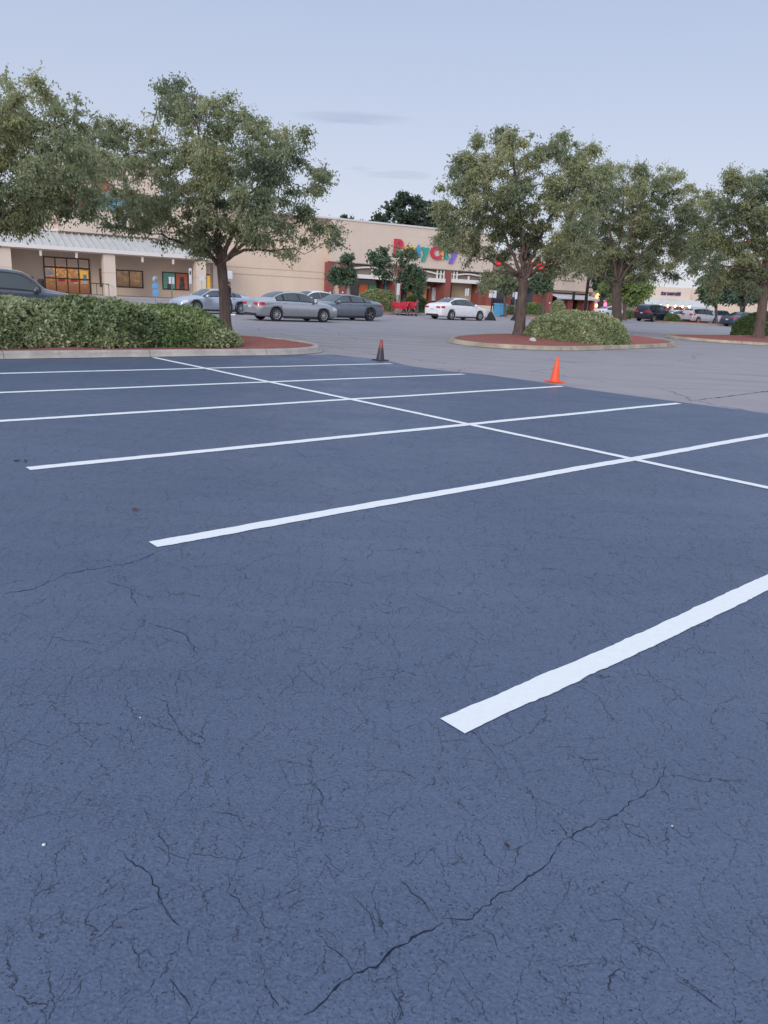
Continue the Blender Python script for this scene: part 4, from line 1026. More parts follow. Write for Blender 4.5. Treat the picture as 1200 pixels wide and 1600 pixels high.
# --- far store with lamps
F6 = Facade(74, col_at(1050, 165), 'far_store_building', 'distant beige store with dark lettering and a row of lit lamps under its metal canopy')
a = F6.hit(1012, 460)[0]; c = F6.hit(1079, 460)[0]; zt = F6.hit(1050, 449)[1]; zm = F6.hit(1050, 467)[1]; e1 = F6.hit(1240, 470)[0]; e0 = F6.hit(975, 470)[0]
F6.box('upper_wall', a, c, zm, zt, -20, .0, 'stucco_pale'); F6.box('side_wall', c+.003, e1, 0, F6.hit(1095, 451)[1], -20, -.6, 'stucco'); F6.box('low_wing', e0, a-.003, 0, F6.hit(995, 471)[1], -20, -.5, 'taupe')
F6.box('lower_wall', a, c, 0, zm-.002, -20, -1.6, 'tan')
ze = F6.hit(1050, 477, 1.5)[1]
b = MB(); b.face([(a-1, 0.0, zm), (c+3.5, 0.0, zm), (c+4.2, -1.8, ze), (a-1.5, -1.8, ze)]); b.face([(a-1.5, -1.8, ze), (c+4.2, -1.8, ze), (c+4.2, -1.8, ze-.25), (a-1.5, -1.8, ze-.25)])
b.build('canopy_roof', M['metal_roof'], F6.root)
M['lit_far'] = mat_lit('lit_far_shop', (.9, .55, .28), (.35, .16, .1), .45, .5)
F6.box('shop_glazing', a+.5, c+1, .3, ze-.5, -1.59, -1.3, 'lit_far')
for i in range(7):
    u = a+(c-a)*(i+.5)/7+.3; F6.box('column', u-.25, u+.25, 0, ze-.26, 1.0, 1.4, 'brick' if i % 2 == 0 else 'stucco_pale')
F6.pxbox('column', 1087.5, 1092, 481, 492, 1.0, 1.5, 'trim', ground=True)
M['lamp_warm'] = emit('warm_lamp', (1.0, .62, .36), 4.5, (1, .7, .5))
for px in (1019.5, 1032, 1043.5, 1055, 1066.5, 1077.5): bulb(F6, px, 477.2+(px-1019)*.04, 2.3, .17, 'lamp_warm', 'canopy_lamp', 1.7)
M['sg_navy'] = simple('navy_letters', (.07, .05, .14), .6)
for i, ch in enumerate('Bargonvillo'):
    if i == 10: break
    x0 = 1033+i*3.05; letter(F6, ch, x0, x0+2.2, 456.2+i*.12-(.7 if ch in 'Bl' else 0), 461+i*.12, .0, 'sg_navy', bold=.0)
# sidewalk in front of the row
b = MB().box(uL-F1.P.x*0, F2.hit(770, 480, 4)[0], -6.6, -.01, .0, .13); w_ = b.build('sidewalk', M['walk']); w_.location = W0; w_.rotation_euler = (0, 0, F1.rz); tag(w_, kind='structure')
b = MB().box(F2.hit(770.5, 480, 4)[0], F2.hit(935, 480, 0)[0]+14, -2.5, 4.9, .0, .13); w_ = b.build('sidewalk', M['walk']); w_.location = W0; w_.rotation_euler = (0, 0, F1.rz); tag(w_, kind='structure')

# ------------------------------------------------------------------ cars
def catmull(xs, ys, x):
    x = np.asarray(x, float); xs = np.array(xs, float); ys = np.array(ys, float)
    i = np.clip(np.searchsorted(xs, x)-1, 0, len(xs)-2)
    m = np.gradient(ys, xs)
    # limit slopes
    d = np.diff(ys)/np.diff(xs)
    for k in range(len(xs)):
        lo = d[max(k-1, 0)]; hi = d[min(k, len(d)-1)]
        m[k] = 0 if lo*hi <= 0 else 2*lo*hi/(lo+hi)
    h = xs[i+1]-xs[i]; t = (x-xs[i])/h
    return (2*t**3-3*t**2+1)*ys[i]+(t**3-2*t**2+t)*h*m[i]+(-2*t**3+3*t**2)*ys[i+1]+(t**3-t**2)*h*m[i+1]
CARS = {
 'sedan': dict(st=[(-2.38, .34, .66, .70, .62, .5), (-2.34, .26, .84, .93, .80, .62), (-2.2, .22, .91, 1.03, .87, .68), (-1.75, .19, .95, 1.10, .90, .68), (-1.55, .18, .96, 1.13, .905, .66), (-1.15, .18, .965, 1.31, .91, .60), (-.75, .18, .96, 1.42, .91, .575), (-.1, .18, .95, 1.46, .91, .57), (.35, .18, .94, 1.415, .91, .57), (.75, .18, .925, 1.24, .905, .61), (1.15, .18, .91, 1.02, .90, .68), (1.6, .19, .87, .955, .89, .68), (2.05, .20, .77, .84, .86, .64), (2.28, .22, .66, .71, .76, .56), (2.38, .30, .52, .56, .60, .45)],
    wb=(-1.36, 1.40), wr=.33, rw=(-1.50, -.80), ws=(.42, 1.10), win=[(-1.32, -.98), (-.92, -.12), (-.02, .98)], mir=.82, lt=(-2.33, .74, .90), hl=(2.2, .60, .74), seam=(.98, -.07, -1.02)),
 'liftback': dict(st=[(-2.46, .36, .66, .72, .66, .5), (-2.42, .26, .86, .98, .84, .62), (-2.25, .22, .93, 1.05, .90, .66), (-1.75, .19, .97, 1.14, .93, .64), (-1.3, .18, .97, 1.24, .935, .60), (-.8, .18, .965, 1.34, .935, .57), (-.1, .17, .95, 1.41, .935, .56), (.35, .17, .94, 1.38, .935, .56), (.8, .17, .92, 1.18, .93, .61), (1.2, .18, .905, .99, .925, .68), (1.7, .19, .86, .93, .91, .68), (2.15, .2, .76, .82, .88, .64), (2.38, .22, .64, .69, .80, .56), (2.46, .30, .5, .55, .66, .45)],
    wb=(-1.42, 1.50), wr=.36, rw=(-2.0, -.95), ws=(.42, 1.14), win=[(-1.45, -1.05), (-.98, -.12), (-.02, 1.0)], mir=.86, lt=(-2.40, .78, .90), hl=(2.3, .60, .72), seam=(1.0, -.07, -1.08)),
 'suv': dict(st=[(-2.38, .42, .86, .92, .70, .55), (-2.35, .34, 1.0, 1.2, .86, .66), (-2.25, .28, 1.07, 1.50, .91, .66), (-2.05, .26, 1.09, 1.66, .93, .64), (-1.5, .25, 1.09, 1.73, .94, .63), (-.4, .25, 1.07, 1.76, .94, .63), (.35, .25, 1.05, 1.71, .94, .64), (.8, .25, 1.04, 1.45, .94, .66), (1.15, .25, 1.03, 1.16, .935, .70), (1.6, .26, 1.0, 1.07, .92, .72), (2.1, .28, .90, .97, .89, .68), (2.32, .32, .74, .80, .80, .60), (2.40, .40, .58, .64, .66, .5)],
    wb=(-1.40, 1.42), wr=.37, rw=(-2.27, -2.08), ws=(.42, 1.10), win=[(-2.0, -1.42), (-1.34, -.5), (-.4, .98)], mir=.86, lt=(-2.33, .9, 1.15), hl=(2.2, .74, .9), seam=(1.0, -.45, -1.35)),
}
CARS['suv']['rear_glass'] = True
def wr_(D): return D['wr']+.06
def car(name, label, kind, paint_c, rear_px=None, heading=50, s=1.0, glass='glass', rim='rim', spokes=10, loc=None, rough=.28, metal=.5, side=-1, group='cars parked and waiting on the lot'):
    """side: which flank's rear wheel is at rear_px (-1 = right flank, +1 = left)"""
    D = CARS[kind]; st = np.array(D['st']); xs = st[:, 0]
    f = lambda k, x: catmull(xs, st[:, k], x)
    rz = R_(90-heading)
    root = empty(name, (0, 0, 0), rz, label, 'car', group); root.scale = (s, s, s)
    pm, pnt, pb = newmat('car_paint'); pb.inputs['Base Color'].default_value = (*paint_c, 1); pb.inputs['Metallic'].default_value = metal; pb.inputs['Roughness'].default_value = rough; pb.inputs['Coat Weight'].default_value = .7; pb.inputs['Coat Roughness'].default_value = .06
    vv = coords(pnt); dn = tex(pnt, vv, 2.2, 5, .6)
    pr = ramp(pnt, dn, [(.3, tuple(x*.93 for x in paint_c)), (.7, tuple(min(1, x*1.04) for x in paint_c))]); pnt.links.new(pr.outputs[0], pb.inputs['Base Color'])
    X = np.unique(np.concatenate([np.linspace(xs[0], xs[-1], 74), xs]))
    zl, zb, zt, w, rh = (f(k, X) for k in range(1, 6))
    rings = []
    for i in range(len(X)):
        a, b_, c, ww, r = zl[i], zb[i], zt[i], w[i], rh[i]; c = max(c, b_+.02)
        pr_ = [(0, a), (.72*ww, a), (.93*ww, a+.04), (.975*ww, a+.12), (ww, a+(b_-a)*.45), (.995*ww, a+(b_-a)*.75), (.975*ww, b_-.05), (.945*ww, b_),
               (.945*ww+(r-.945*ww)*.33, b_+(c-.05-b_)*.33), (.945*ww+(r-.945*ww)*.66, b_+(c-.05-b_)*.66+.003), (r, max(c-.05, b_+.01)), (r-.06, max(c-.015, b_+.014)), (r*.6, c), (0, c+.012)]
        rings.append(pr_)
    V = []; nP = len(rings[0]); full = 2*nP-2
    for i, rg in enumerate(rings):
        L_ = [(X[i], y, z) for y, z in rg]+[(X[i], -y, z) for y, z in rg[1:-1][::-1]]; V += L_
    bm = bmesh.new(); vs = [bm.verts.new(v) for v in V]
    for i in range(len(X)-1):
        for j in range(full):
            j2 = (j+1) % full; bm.faces.new((vs[i*full+j], vs[i*full+j2], vs[(i+1)*full+j2], vs[(i+1)*full+j])).smooth = True
    bm.faces.new(vs[:full]); bm.faces.new(vs[-full:])
    bmesh.ops.recalc_face_normals(bm, faces=bm.faces[:])
    me = bpy.data.meshes.new('body'); bm.to_mesh(me); bm.free()
    bo = bpy.data.objects.new('body_src', me); COL.objects.link(bo); me.materials.append(pm); me.materials.append(M['black_rubber'])
    wm = w.max()
    cb = MB()
    for wx in D['wb']:
        for sd in (-1, 1):
            y0, y1 = sorted((sd*(wm-.32), sd*(wm+.2)))
            cb.lathe([(.001, y0), (D['wr']+.055, y0), (D['wr']+.055, y1), (.001, y1)], 28, 'y', (wx, 0, D['wr']), 0)
    cut = cb.build('cut', [M['black_rubber']])
    md = bo.modifiers.new('b', 'BOOLEAN'); md.object = cut; md.operation = 'DIFFERENCE'; md.solver = 'EXACT'; md.material_mode = 'TRANSFER'
    bpy.context.view_layer.update(); dg = bpy.context.evaluated_depsgraph_get()
    me2 = bpy.data.meshes.new_from_object(bo.evaluated_get(dg)); me2.name = 'body'
    bpy.data.objects.remove(bo); bpy.data.objects.remove(cut)
    bm = bmesh.new(); bm.from_mesh(me2)
    # door shut lines and sill
    def sidept(x, t, sd, push=.006):      # t 0..1 from sill to belt
        a, b_, ww = float(f(1, x)), float(f(2, x)), float(f(4, x))
        zz = np.array([a+.04, a+.12, a+(b_-a)*.45, a+(b_-a)*.75, b_-.05, b_]); yy = np.array([.93, .975, 1, .995, .975, .945])*ww
        z = zz[0]+(zz[-1]-zz[0])*t; y = np.interp(z, zz, yy); return (x, sd*(y+push), z)
    for sx in D['seam']:
        for sd in (-1, 1):
            for k in range(8):
                q = [sidept(sx-.011, .06+.94*k/8, sd, .003), sidept(sx+.011, .06+.94*k/8, sd, .003), sidept(sx+.011, .06+.94*(k+1)/8, sd, .003), sidept(sx-.011, .06+.94*(k+1)/8, sd, .003)]
                bm.faces.new([bm.verts.new(p) for p in q]).material_index = 1
    bm.to_mesh(me2); bm.free()
    me2.materials.clear()
    body = link('body', me2, [pm, M['black_rubber']], root)
    for sd in (-1, 1):
        xa, xb_ = D['wb'][0]+wr_(D), D['wb'][1]-wr_(D); yw = float(f(4, 0))
        y0, y1 = sorted((sd*(yw-.09), sd*(yw-.015))); MB().box(xa, xb_, y0, y1, float(f(1, 0))-.03, float(f(1, 0))+.055).bevel(.01, 1).build('sill', M['black_rubber'], root)
    # lower dark valance
    for (x0, sgn) in ((xs[0], 1), (xs[-1], -1)):
        ww = .6; MB().box(-.10, .10, -ww, ww, .20, .33).bevel(.03).build('bumper', M['black_rubber'], root, xf=Matrix.Translation((x0+sgn*.09, 0, .04 if kind != 'suv' else .12)))
    # side windows
    def grid(fn, us, vs_, name, mt, parent=root):
        b = MB(); g = [[b.bm.verts.new(fn(u, v)) for v in vs_] for u in us]
        for i in range(len(us)-1):
            for j in range(len(vs_)-1): b.bm.faces.new((g[i][j], g[i+1][j], g[i+1][j+1], g[i][j+1])).smooth = True
        return b.build(name, M[mt] if isinstance(mt, str) else mt, parent)
    for sd in (-1, 1):
        for (x0, x1) in D['win']:
            def wf(x, t, sd=sd, lo=.12, hi=.74, pu=.0):
                b_, c, ww, r = (float(f(k, x)) for k in (2, 3, 4, 5)); t = lo+hi*t
                y = .945*ww+(r-.945*ww)*t; z = b_+(c-.05-b_)*t; return (x, sd*(y+.018-pu), z+.008-pu*.5)
            wo = grid(wf, np.linspace(x0+.02, x1-.02, 9), np.linspace(0, 1, 4), 'window', glass)
            grid(lambda x, t: wf(x, t, lo=.05, hi=.88, pu=.006), np.linspace(x0-.035, x1+.035, 9), np.linspace(0, 1, 4), 'window_trim', 'black_rubber', wo)
    for nm, (x0, x1) in (('windshield', D['ws']), ('rear_window', D['rw'])):
        def tf(x, t):
            c, r = float(f(3, x)), float(f(5, x)); y = (r-.05)*t
            z = max(c, float(f(2, x))+.02); return (x-(.012 if kind == 'suv' and nm == 'rear_window' else 0), y, np.interp(abs(y), [0, r*.6, r-.06, r], [z+.012, z, z-.015, z-.05])+.010)
        grid(tf, np.linspace(x0, x1, 10), np.linspace(-1, 1, 9), nm, glass if nm == 'windshield' else ('glass' if kind == 'suv' else glass))
    # lamps
    for sd in (-1, 1):
        lx, z0, z1 = D['lt']
        b = MB()
        def lampgrid(xa, xb, za, zb_, out):
            us = np.linspace(xa, xb, 7); g = []
            for x in us:
                a, bb, ww = float(f(1, x)), float(f(2, x)), float(f(4, x)); row = []
                for z in np.linspace(za, min(zb_, bb-.005), 4):
                    zz = np.array([a+.04, a+.12, a+(bb-a)*.45, a+(bb-a)*.75, bb-.05, bb]); yy = np.array([.93, .975, 1, .995, .975, .945])*ww
                    row.append(b.bm.verts.new((x, sd*(np.interp(z, zz, yy)+out), z)))
                g.append(row)
            for i in range(6):
                for j in range(3): b.bm.faces.new((g[i][j], g[i+1][j], g[i+1][j+1], g[i][j+1])).smooth = True
        lampgrid(lx+.01, lx+.30, z0+.02, z1, .012)
        y0, y1 = sorted((sd*.38, sd*(.74 if kind != 'suv' else .80))); b.box(lx-.05, lx+.06, y0, y1, z0+.01, z1-.03)
        b.build('taillight', M['red_lens'], root)
        hx, z0, z1 = D['hl']; b = MB(); lampgrid(hx-.28, hx+.08, z0, z1+.02, .012)
        b.build('headlight', M['clear_lens'], root)
        x = D['mir']; ww = float(f(4, x)); zb_ = float(f(2, x))
        MB().lathe([(.001, -.11), (.07, -.1), (.095, -.03), (.09, .05), (.06, .1), (.001, .11)], 10, 'y', (x, sd*(ww+.06), zb_+.07)).build('mirror', pm, root, True)
        for hx_ in (D['seam'][1]+.14, D['seam'][2]+.12) if kind != 'suv' else (-.3, -1.2):
            p = sidept(hx_, .9, sd); MB().box(hx_-.09, hx_+.09, p[1]-.015, p[1]+.02, p[2]-.015, p[2]+.015).bevel(.008, 1).build('door_handle', pm, root)
    MB().box(xs[0]-.012, xs[0]+.03, -.16, .16, .62 if kind != 'suv' else .8, .73 if kind != 'suv' else .91).build('license_plate', M['plate'], root)
    b = MB().box(xs[-1]-.05, xs[-1]+.015, -.38, .38, .36 if kind != 'suv' else .45, .50 if kind != 'suv' else .6); b.bevel(.02).build('grille', M['black_rubber'], root)
    # wheels
    wr = D['wr']
    for wx in D['wb']:
        for sd in (-1, 1):
            yc = sd*(wm-.115)
            b = MB().lathe([(wr*.66, -.10), (wr*.9, -.115), (wr*.985, -.09), (wr, -.03), (wr, .03), (wr*.985, .09), (wr*.9, .115), (wr*.66, .10), (wr*.66, -.10)], 30, 'y')
            wh = b.build('wheel', M['black_rubber'], root, True); wh.location = (wx, yc, wr)
            b = MB(); o_ = sd*.075
            b.lathe([(wr*.60, o_), (wr*.67, o_+sd*.02), (wr*.70, o_), (wr*.66, o_-sd*.05), (wr*.6, o_-sd*.04), (wr*.60, o_)], 30, 'y')
            b.lathe([(.001, o_), (wr*.16, o_), (wr*.18, o_-sd*.03), (.001, o_-sd*.03)], 14, 'y')
            for k in range(spokes):
                t = 2*PI*k/spokes; c_, s_ = math.cos(t), math.sin(t); hw = wr*(.38/spokes if spokes > 6 else .55/spokes)
                q = []
                for rr_, hh in ((wr*.14, hw*1.3), (wr*.64, hw)):
                    for e in (-1, 1):
                        for dy in (0, -sd*.025): q.append(b.bm.verts.new((c_*rr_-s_*e*hh, o_+dy, s_*rr_+c_*e*hh)))
                for f_ in ((0, 2, 6, 4), (1, 5, 7, 3), (0, 4, 5, 1), (2, 3, 7, 6)): b.bm.faces.new([q[i] for i in f_])
            b.lathe([(.001, o_-sd*.06), (wr*.62, o_-sd*.06)], 20, 'y', mi=1)
            b.build('rim', [M[rim], M['black_rubber']], wh)
    # placement: the contact point of the near rear wheel
    if loc is None:
        g = GP(*rear_px); off = Vector((D['wb'][0]*s, side*(wm-.115)*s, 0)); off.rotate(Matrix.Rotation(rz, 3, 'Z')); loc = g-off
    root.location = (loc[0], loc[1], .0)
    return root
car('sedan', 'light silver sedan seen from behind, nearest in the group of parked cars', 'sedan', (.44, .455, .49), (431, 502), 52, 1.0, 'light_glass', metal=.75, rough=.22)
car('liftback', 'grey liftback with dark roof panel and dark star wheels facing the silver sedan', 'liftback', (.19, .22, .26), (577, 501.5), 230, 1.02, 'light_glass', 'dark_rim', 5, side=1, metal=.6)
car('sedan', 'white sedan seen from behind, alone beside the portable sign post', 'sedan', (.80, .80, .83), (704, 500), 50, 1.05, 'light_glass', metal=.0, rough=.3)
car('coupe', 'pale blue-silver car half hidden behind the tree trunk and hedge', 'liftback', (.50, .56, .66), (375.5, 491.5), 228, .96, 'light_glass', side=1, metal=.7)
car('sedan', 'white sedan seen between the silver sedan and the grey liftback', 'sedan', (.74, .77, .82), None, 229, 1.05, 'glass', loc=PD(488, 490, 53)-Vector((0, 0, PD(488, 490, 53).z)), metal=0)
car('suv', 'dark slate vehicle at the left edge behind the hedge, facing the store', 'suv', (.075, .09, .125), None, 66, 1.0, 'glass', loc=(PD(15, 470, 27.5).x, 27.5, 0), metal=.4)
car('suv', 'dark navy vehicle seen from behind in front of the distant store', 'suv', (.022, .03, .06), (1020, 503), 50, 1.1, 'glass', metal=.4)
car('hatchback', 'white sloping car just right of the navy vehicle', 'liftback', (.72, .74, .78), None, 60, 1.0, loc=col_at(1056, 97), metal=0)
car('van', 'silver-white tall car with dark rear window beyond the olive shrub', 'suv', (.62, .64, .68), None, 62, 1.0, loc=col_at(1094, 95), metal=.3)
car('van', 'pale blue car nose behind the multi-stemmed tree', 'suv', (.5, .58, .66), None, 62, .95, loc=col_at(1124, 97), metal=.3)
car('sedan', 'dark blue car partly hidden by the pale shrub in the far row', 'sedan', (.05, .08, .13), None, 62, 1.1, loc=col_at(1160, 88), metal=.3)
car('sedan', 'white car at the right edge beyond the leaning trunk', 'suv', (.62, .66, .7), None, 62, 1.0, 'light_glass', loc=col_at(1204, 78), metal=.1)
car('sedan', 'white car roof peeking above the rounded shrub by the pink lamp', 'sedan', (.66, .68, .72), None, 60, 1.0, loc=col_at(953, 102), metal=.1)
car('sedan', 'silver car in the farthest row left of the tall silver-white car', 'sedan', (.5, .52, .6), None, 240, 1.0, loc=col_at(1074, 112), metal=.3)

# ------------------------------------------------------------------ small things
def cone(label, pos, tilt, c1, c2, h=.5, rz=0.3):
    root = empty('traffic_cone', pos, rz, label, 'traffic cone'); root.rotation_euler = (R_(tilt[0]), R_(tilt[1]), rz)
    mt, nt, b = newmat('cone_plastic'); v = coords(nt); sx = nt.nodes.new('ShaderNodeSeparateXYZ'); nt.links.new(v, sx.inputs[0])
    z = math_(nt, 'ADD', math_(nt, 'MULTIPLY', sx.outputs[2], 1/h), math_(nt, 'MULTIPLY', math_(nt, 'SUBTRACT', tex(nt, v, 9, 5, .7), .5), .5))
    r = ramp(nt, z, [(.5, c1), (.68, c2)]); nt.links.new(r.outputs[0], b.inputs['Base Color']); b.inputs['Roughness'].default_value = .5
    MB().lathe([(.105, .02), (.10, .035), (.030, h-.012), (.024, h), (.018, h), (.018, h-.05), (.100, .03)], 28).build('cone_body', mt, root, True)
    mt2 = simple('cone_base', c1, .6, 0, .2, 10)
    MB().box(-.15, .15, -.15, .15, 0, .025).bevel(.008).build('cone_base', mt2, root)
cone('bright orange traffic cone at the end of the third line on the seal edge', GP(866.5, 597.5)+Vector((0, 0, .004)), (0, 1.5), (.85, .10, .035), (.9, .12, .04), .5, .5)
cone('black traffic cone with a dirty reddish tip near the island corner', GP(594, 563.5)+Vector((0, 0, .006)), (1, .5), (.035, .032, .04), (.30, .06, .05), .51, .9)

def sign_on_post(name, label, px, Y, boards, post_mat='grey_metal', top=None, base=False, r=.03, cat='sign', rz=None):
    b0 = col_at(px, Y)
    root = empty(name, b0, R_(30) if rz is None else rz, label, cat)
    z = lambda py: (hor(px)-py)*Y/FPX+EYE
    MB().tube([(0, 0, 0), (0, 0, z(top))], r, 8).build('post', M[post_mat], root)
    for i, (x0, x1, y0, y1, mt, rd) in enumerate(boards):
        a, c = (x0-px)*Y/FPX*1.15, (x1-px)*Y/FPX*1.15
        if rd:
            R0 = (c-a)/2; b = MB().lathe([(.001, -.02), (R0, -.02), (R0, .02), (.001, .02)], rd, 'y', ((a+c)/2, -.05, (z(y0)+z(y1))/2))
        else: b = MB().box(a, c, -.07-.012*i, -.05-.012*i, z(y1), z(y0)).bevel(.008, 1)
        b.build('sign_board', M[mt], root)
    return root
sign_on_post('store_sign', 'tall pale blue roadside board with a round top beside the poster window', 243, 58, [(239.5, 247, 443, 450, 'blue_sign', 0), (239.5, 247, 452, 461, 'blue_sign', 0), (239.8, 246.8, 431, 442, 'blue_pale', 20), (240.6, 246, 433, 440, 'sign_back', 20)], 'blue_sign', 434)
sign_on_post('parking_sign', 'pair of small white signs on a green post in front of the green poster', 269, 52, [(265, 268.5, 433.5, 443.5, 'sign_back', 0), (269.5, 272.2, 433.5, 443.5, 'sign_back', 0)], 'green_post', 433)
sign_on_post('parking_sign', 'narrow white sign with an arrow mark at the right side of the poster window', 297.5, 62, [(296, 299.5, 421, 443.5, 'sign_back', 0), (296.8, 298.7, 425, 430, 'door_dark', 0)], 'grey_metal', 421)
sign_on_post('notice_sign', 'square white notice sign on the pillar beside the yellow door', 315.5, 68.5, [(312.5, 318.5, 431, 439.5, 'sign_back', 0)], 'grey_metal', 434)
sign_on_post('parking_sign', 'white square sign on a post right of the big forked trunk', 359, 62, [(356, 362.5, 425, 436.5, 'sign_back', 0)], 'grey_metal', 425)
sign_on_post('parking_sign', 'pair of white signs on a post behind the white sedan', 726, 72, [(723.5, 726, 452, 462.5, 'sign_back', 0), (726.8, 729.5, 451.5, 462.5, 'sign_back', 0)], 'grey_metal', 451)
sign_on_post('parking_sign', 'small white sign on a post in the planter just left of the bare trunk', 803, 78, [(801, 804.5, 457, 464.5, 'sign_back', 0)], 'grey_metal', 457)
sign_on_post('stop_sign', 'faded red octagonal sign left of the dense tree\'s trunk', 955, 98, [(950, 959, 462, 471.5, 'sign_red', 8)], 'grey_metal', 463)
def portable_sign(label, px, py, boards=True):
    g = GP(px, py); root = empty('portable_sign', g, R_(20), label, 'sign')
    MB().box(-.36, .36, -.36, .36, 0, .62, taper=.22).bevel(.02).build('rubber_base', M['black_rubber'], root)
    MB().tube([(0, 0, .55), (0, 0, 2.25)], .05, 8).build('post', M['black_rubber'], root)
    for x0, x1 in ((-.33, -.02), (.02, .3)): MB().box(x0, x1, -.10, -.07, 1.68, 2.22).bevel(.01, 1).build('sign_board', M['sign_back'], root)
portable_sign('portable post with two white signs on a black pyramid base, right of the white sedan', 766, 500.5)
portable_sign('portable post on a black pyramid base mostly hidden by the bare grey trunk', 806, 501)
# blue newspaper-box like stand behind it
g = col_at(781, 78); rt = empty('blue_bin', g, R_(30), 'light blue bin on the walk beside the portable sign', 'bin')
MB().box(-.45, .45, -.4, .4, .12, 1.1, taper=1.08).bevel(.04).build('bin_body', simple('bin_blue', (.08, .35, .6), .5), rt); MB().box(-.52, .52, -.47, .47, 1.11, 1.2).bevel(.03).build('bin_lid', simple('bin_lid_blue', (.2, .5, .7), .5), rt)

def cart():
    root = empty('shopping_cart', (0, 0, 0))
    b = MB()
    def bar(p, q, r=.02): b.tube([p, q], r, 6)
    for s_ in (-1, 1):
        bar((-.45, s_*.25, .16), (.42, s_*.2, .16)); bar((-.45, s_*.25, .16), (-.3, s_*.25, .62)); bar((-.3, s_*.25, .55), (-.5, s_*.27, 1.0)); bar((.1, s_*.2, .16), (.0, s_*.22, .5))
    bar((-.45, -.25, .16), (-.45, .25, .16)); bar((.42, -.2, .16), (.42, .2, .16)); b.build('frame', M['grey_metal'], root)
    # tapered open basket with slats
    b = MB(); zb, zt = .5, .93
    bot = [(-.32, -.2), (.38, -.16), (.38, .16), (-.32, .2)]; top = [(-.46, -.29), (.55, -.22), (.55, .22), (-.46, .29)]
    for i in range(4):
        j = (i+1) % 4
        for k in range(5):
            for t0, t1 in ((k/5, k/5+.13),):
                P = lambda q0, q1, t: tuple(q0[m_]+(q1[m_]-q0[m_])*t for m_ in (0, 1))
                a0 = P(bot[i], top[i], t0); a1 = P(bot[j], top[j], t0); c0 = P(bot[i], top[i], t1); c1 = P(bot[j], top[j], t1)
                b.face([(*a0, zb+(zt-zb)*t0), (*a1, zb+(zt-zb)*t0), (*c1, zb+(zt-zb)*t1), (*c0, zb+(zt-zb)*t1)])
        b.tube([(*top[i], zt), (*top[j], zt)], .022, 6)
        nn = 7
        for k in range(nn+1):
            t = k/nn; p = Vector((*bot[i], zb)).lerp(Vector((*bot[j], zb)), t); q = Vector((*top[i], zt)).lerp(Vector((*top[j], zt)), t); b.tube([p, q], .012, 4)
    b.face([(*p, zb) for p in bot]); b.build('basket', M['cart_red'], root)
    MB().tube([(-.52, -.28, 1.02), (-.52, .28, 1.02)], .03, 8).build('handle', M['cart_red'], root)
    for x, y in ((-.42, -.25), (-.42, .25), (.4, -.2), (.4, .2)):
        w = MB().lathe([(.001, -.02), (.065, -.02), (.065, .02), (.001, .02)], 12, 'y').build('wheel', M['black_rubber'], root); w.location = (x, y, .067)
    return root
proto = cart()
carts = [(622, 491, 'red shopping cart at the left of the cart group, partly behind a grey post'), (629, 492, 'red shopping cart in the middle of the cart group'), (635, 492, 'red shopping cart nested right of the middle one'), (640.5, 492.5, 'red shopping cart with high basket at the right end of the group')]
for i, (px, py, lb) in enumerate(carts):
    o = proto if i == 0 else copy_tree(proto); g = GP(px, py+1); o.location = g; o.rotation_euler = (0, 0, R_(158+i*4)); o.scale = (1.12,)*3 if i == 3 else (1, 1, 1)
    tag(o, lb, 'shopping cart', 'red shopping carts by the planter')
sign_on_post('parking_sign', 'narrow pale sign on the grey post behind the red carts', 620, 64.5, [(617.5, 622, 444, 461, 'sign_back', 0)], 'grey_metal', 444)

# bollards and railing by the left entrance
def bollard(lb, px, ytop, Y):
    g = col_at(px, Y); h = (hor(px)-ytop)*Y/FPX+1.6
    o = MB().lathe([(.13, 0), (.13, h-.13), (.12, h-.06), (.08, h-.015), (.001, h)], 16).build('bollard', M['black_rubber'], smooth=True); o.location = g
    tag(o, lb, 'bollard', 'black bollards before the left entrance')
bollard('left of the two black round-topped bollards above the dark vehicle\'s bonnet', 50.5, 431.5, 46); bollard('right black round-topped bollard nearer the lit entrance', 66, 435, 46)
for o in [x for x in bpy.data.objects if x.name.startswith('bollard')]: o.scale = (1.35, 1.35, 1)
rt = empty('handrail', (0, 0, 0), 0, 'thin dark metal handrail between the entrance and the square pillar', 'railing')
p0 = F1.P+F1.U*F1.hit(142, 450, 2.5)[0]+F1.Nn*2.5; p1 = F1.P+F1.U*F1.hit(170, 450, 4.9)[0]+F1.Nn*4.9
b = MB(); b.tube([p0+Vector((0, 0, 1.15)), p1+Vector((0, 0, 1.15))], .035, 6)
for t in (0, .33, .66, 1): q = p0.lerp(p1, t); b.tube([q, q+Vector((0, 0, 1.15))], .03, 6)
b.build('rail', M['dark_metal'], rt)

def lamp(label, px, Y, head_px, mt, r=.1, twin=False):
    g = col_at(px, Y); root = empty('street_lamp', g, 0, label, 'street lamp')
    hp = PD(head_px[0], head_px[1], Y); hz = hp.z; dx = hp.x-g.x
    MB().tube([(0, 0, 0), (0, 0, hz+.15)], [r*1.15, r*.75], 12).build('pole', M['dark_metal'], root)
    MB().lathe([(.001, .55), (.3, .55), (.3, 0), (.001, 0)], 16).build('pole_base', M['kerb'], root)
    MB().tube([(0, 0, hz+.12), (dx*.7, 0, hz+.16)], .04, 8).build('arm', M['dark_metal'], root)
    MB().box(dx-.35, dx+.35, -.2, .2, hz+.05, hz+.22).bevel(.04).build('lamp_head', M['dark_metal'], root)
    MB().box(dx-.26, dx+.26, -.15, .15, hz-.12, hz+.048).bevel(.05).build('lamp_lens', M[mt], root)
lamp('tall dark lamp post with a cool white lamp in the leaves', 911, 56, (931, 275), 'lamp_green', .1)
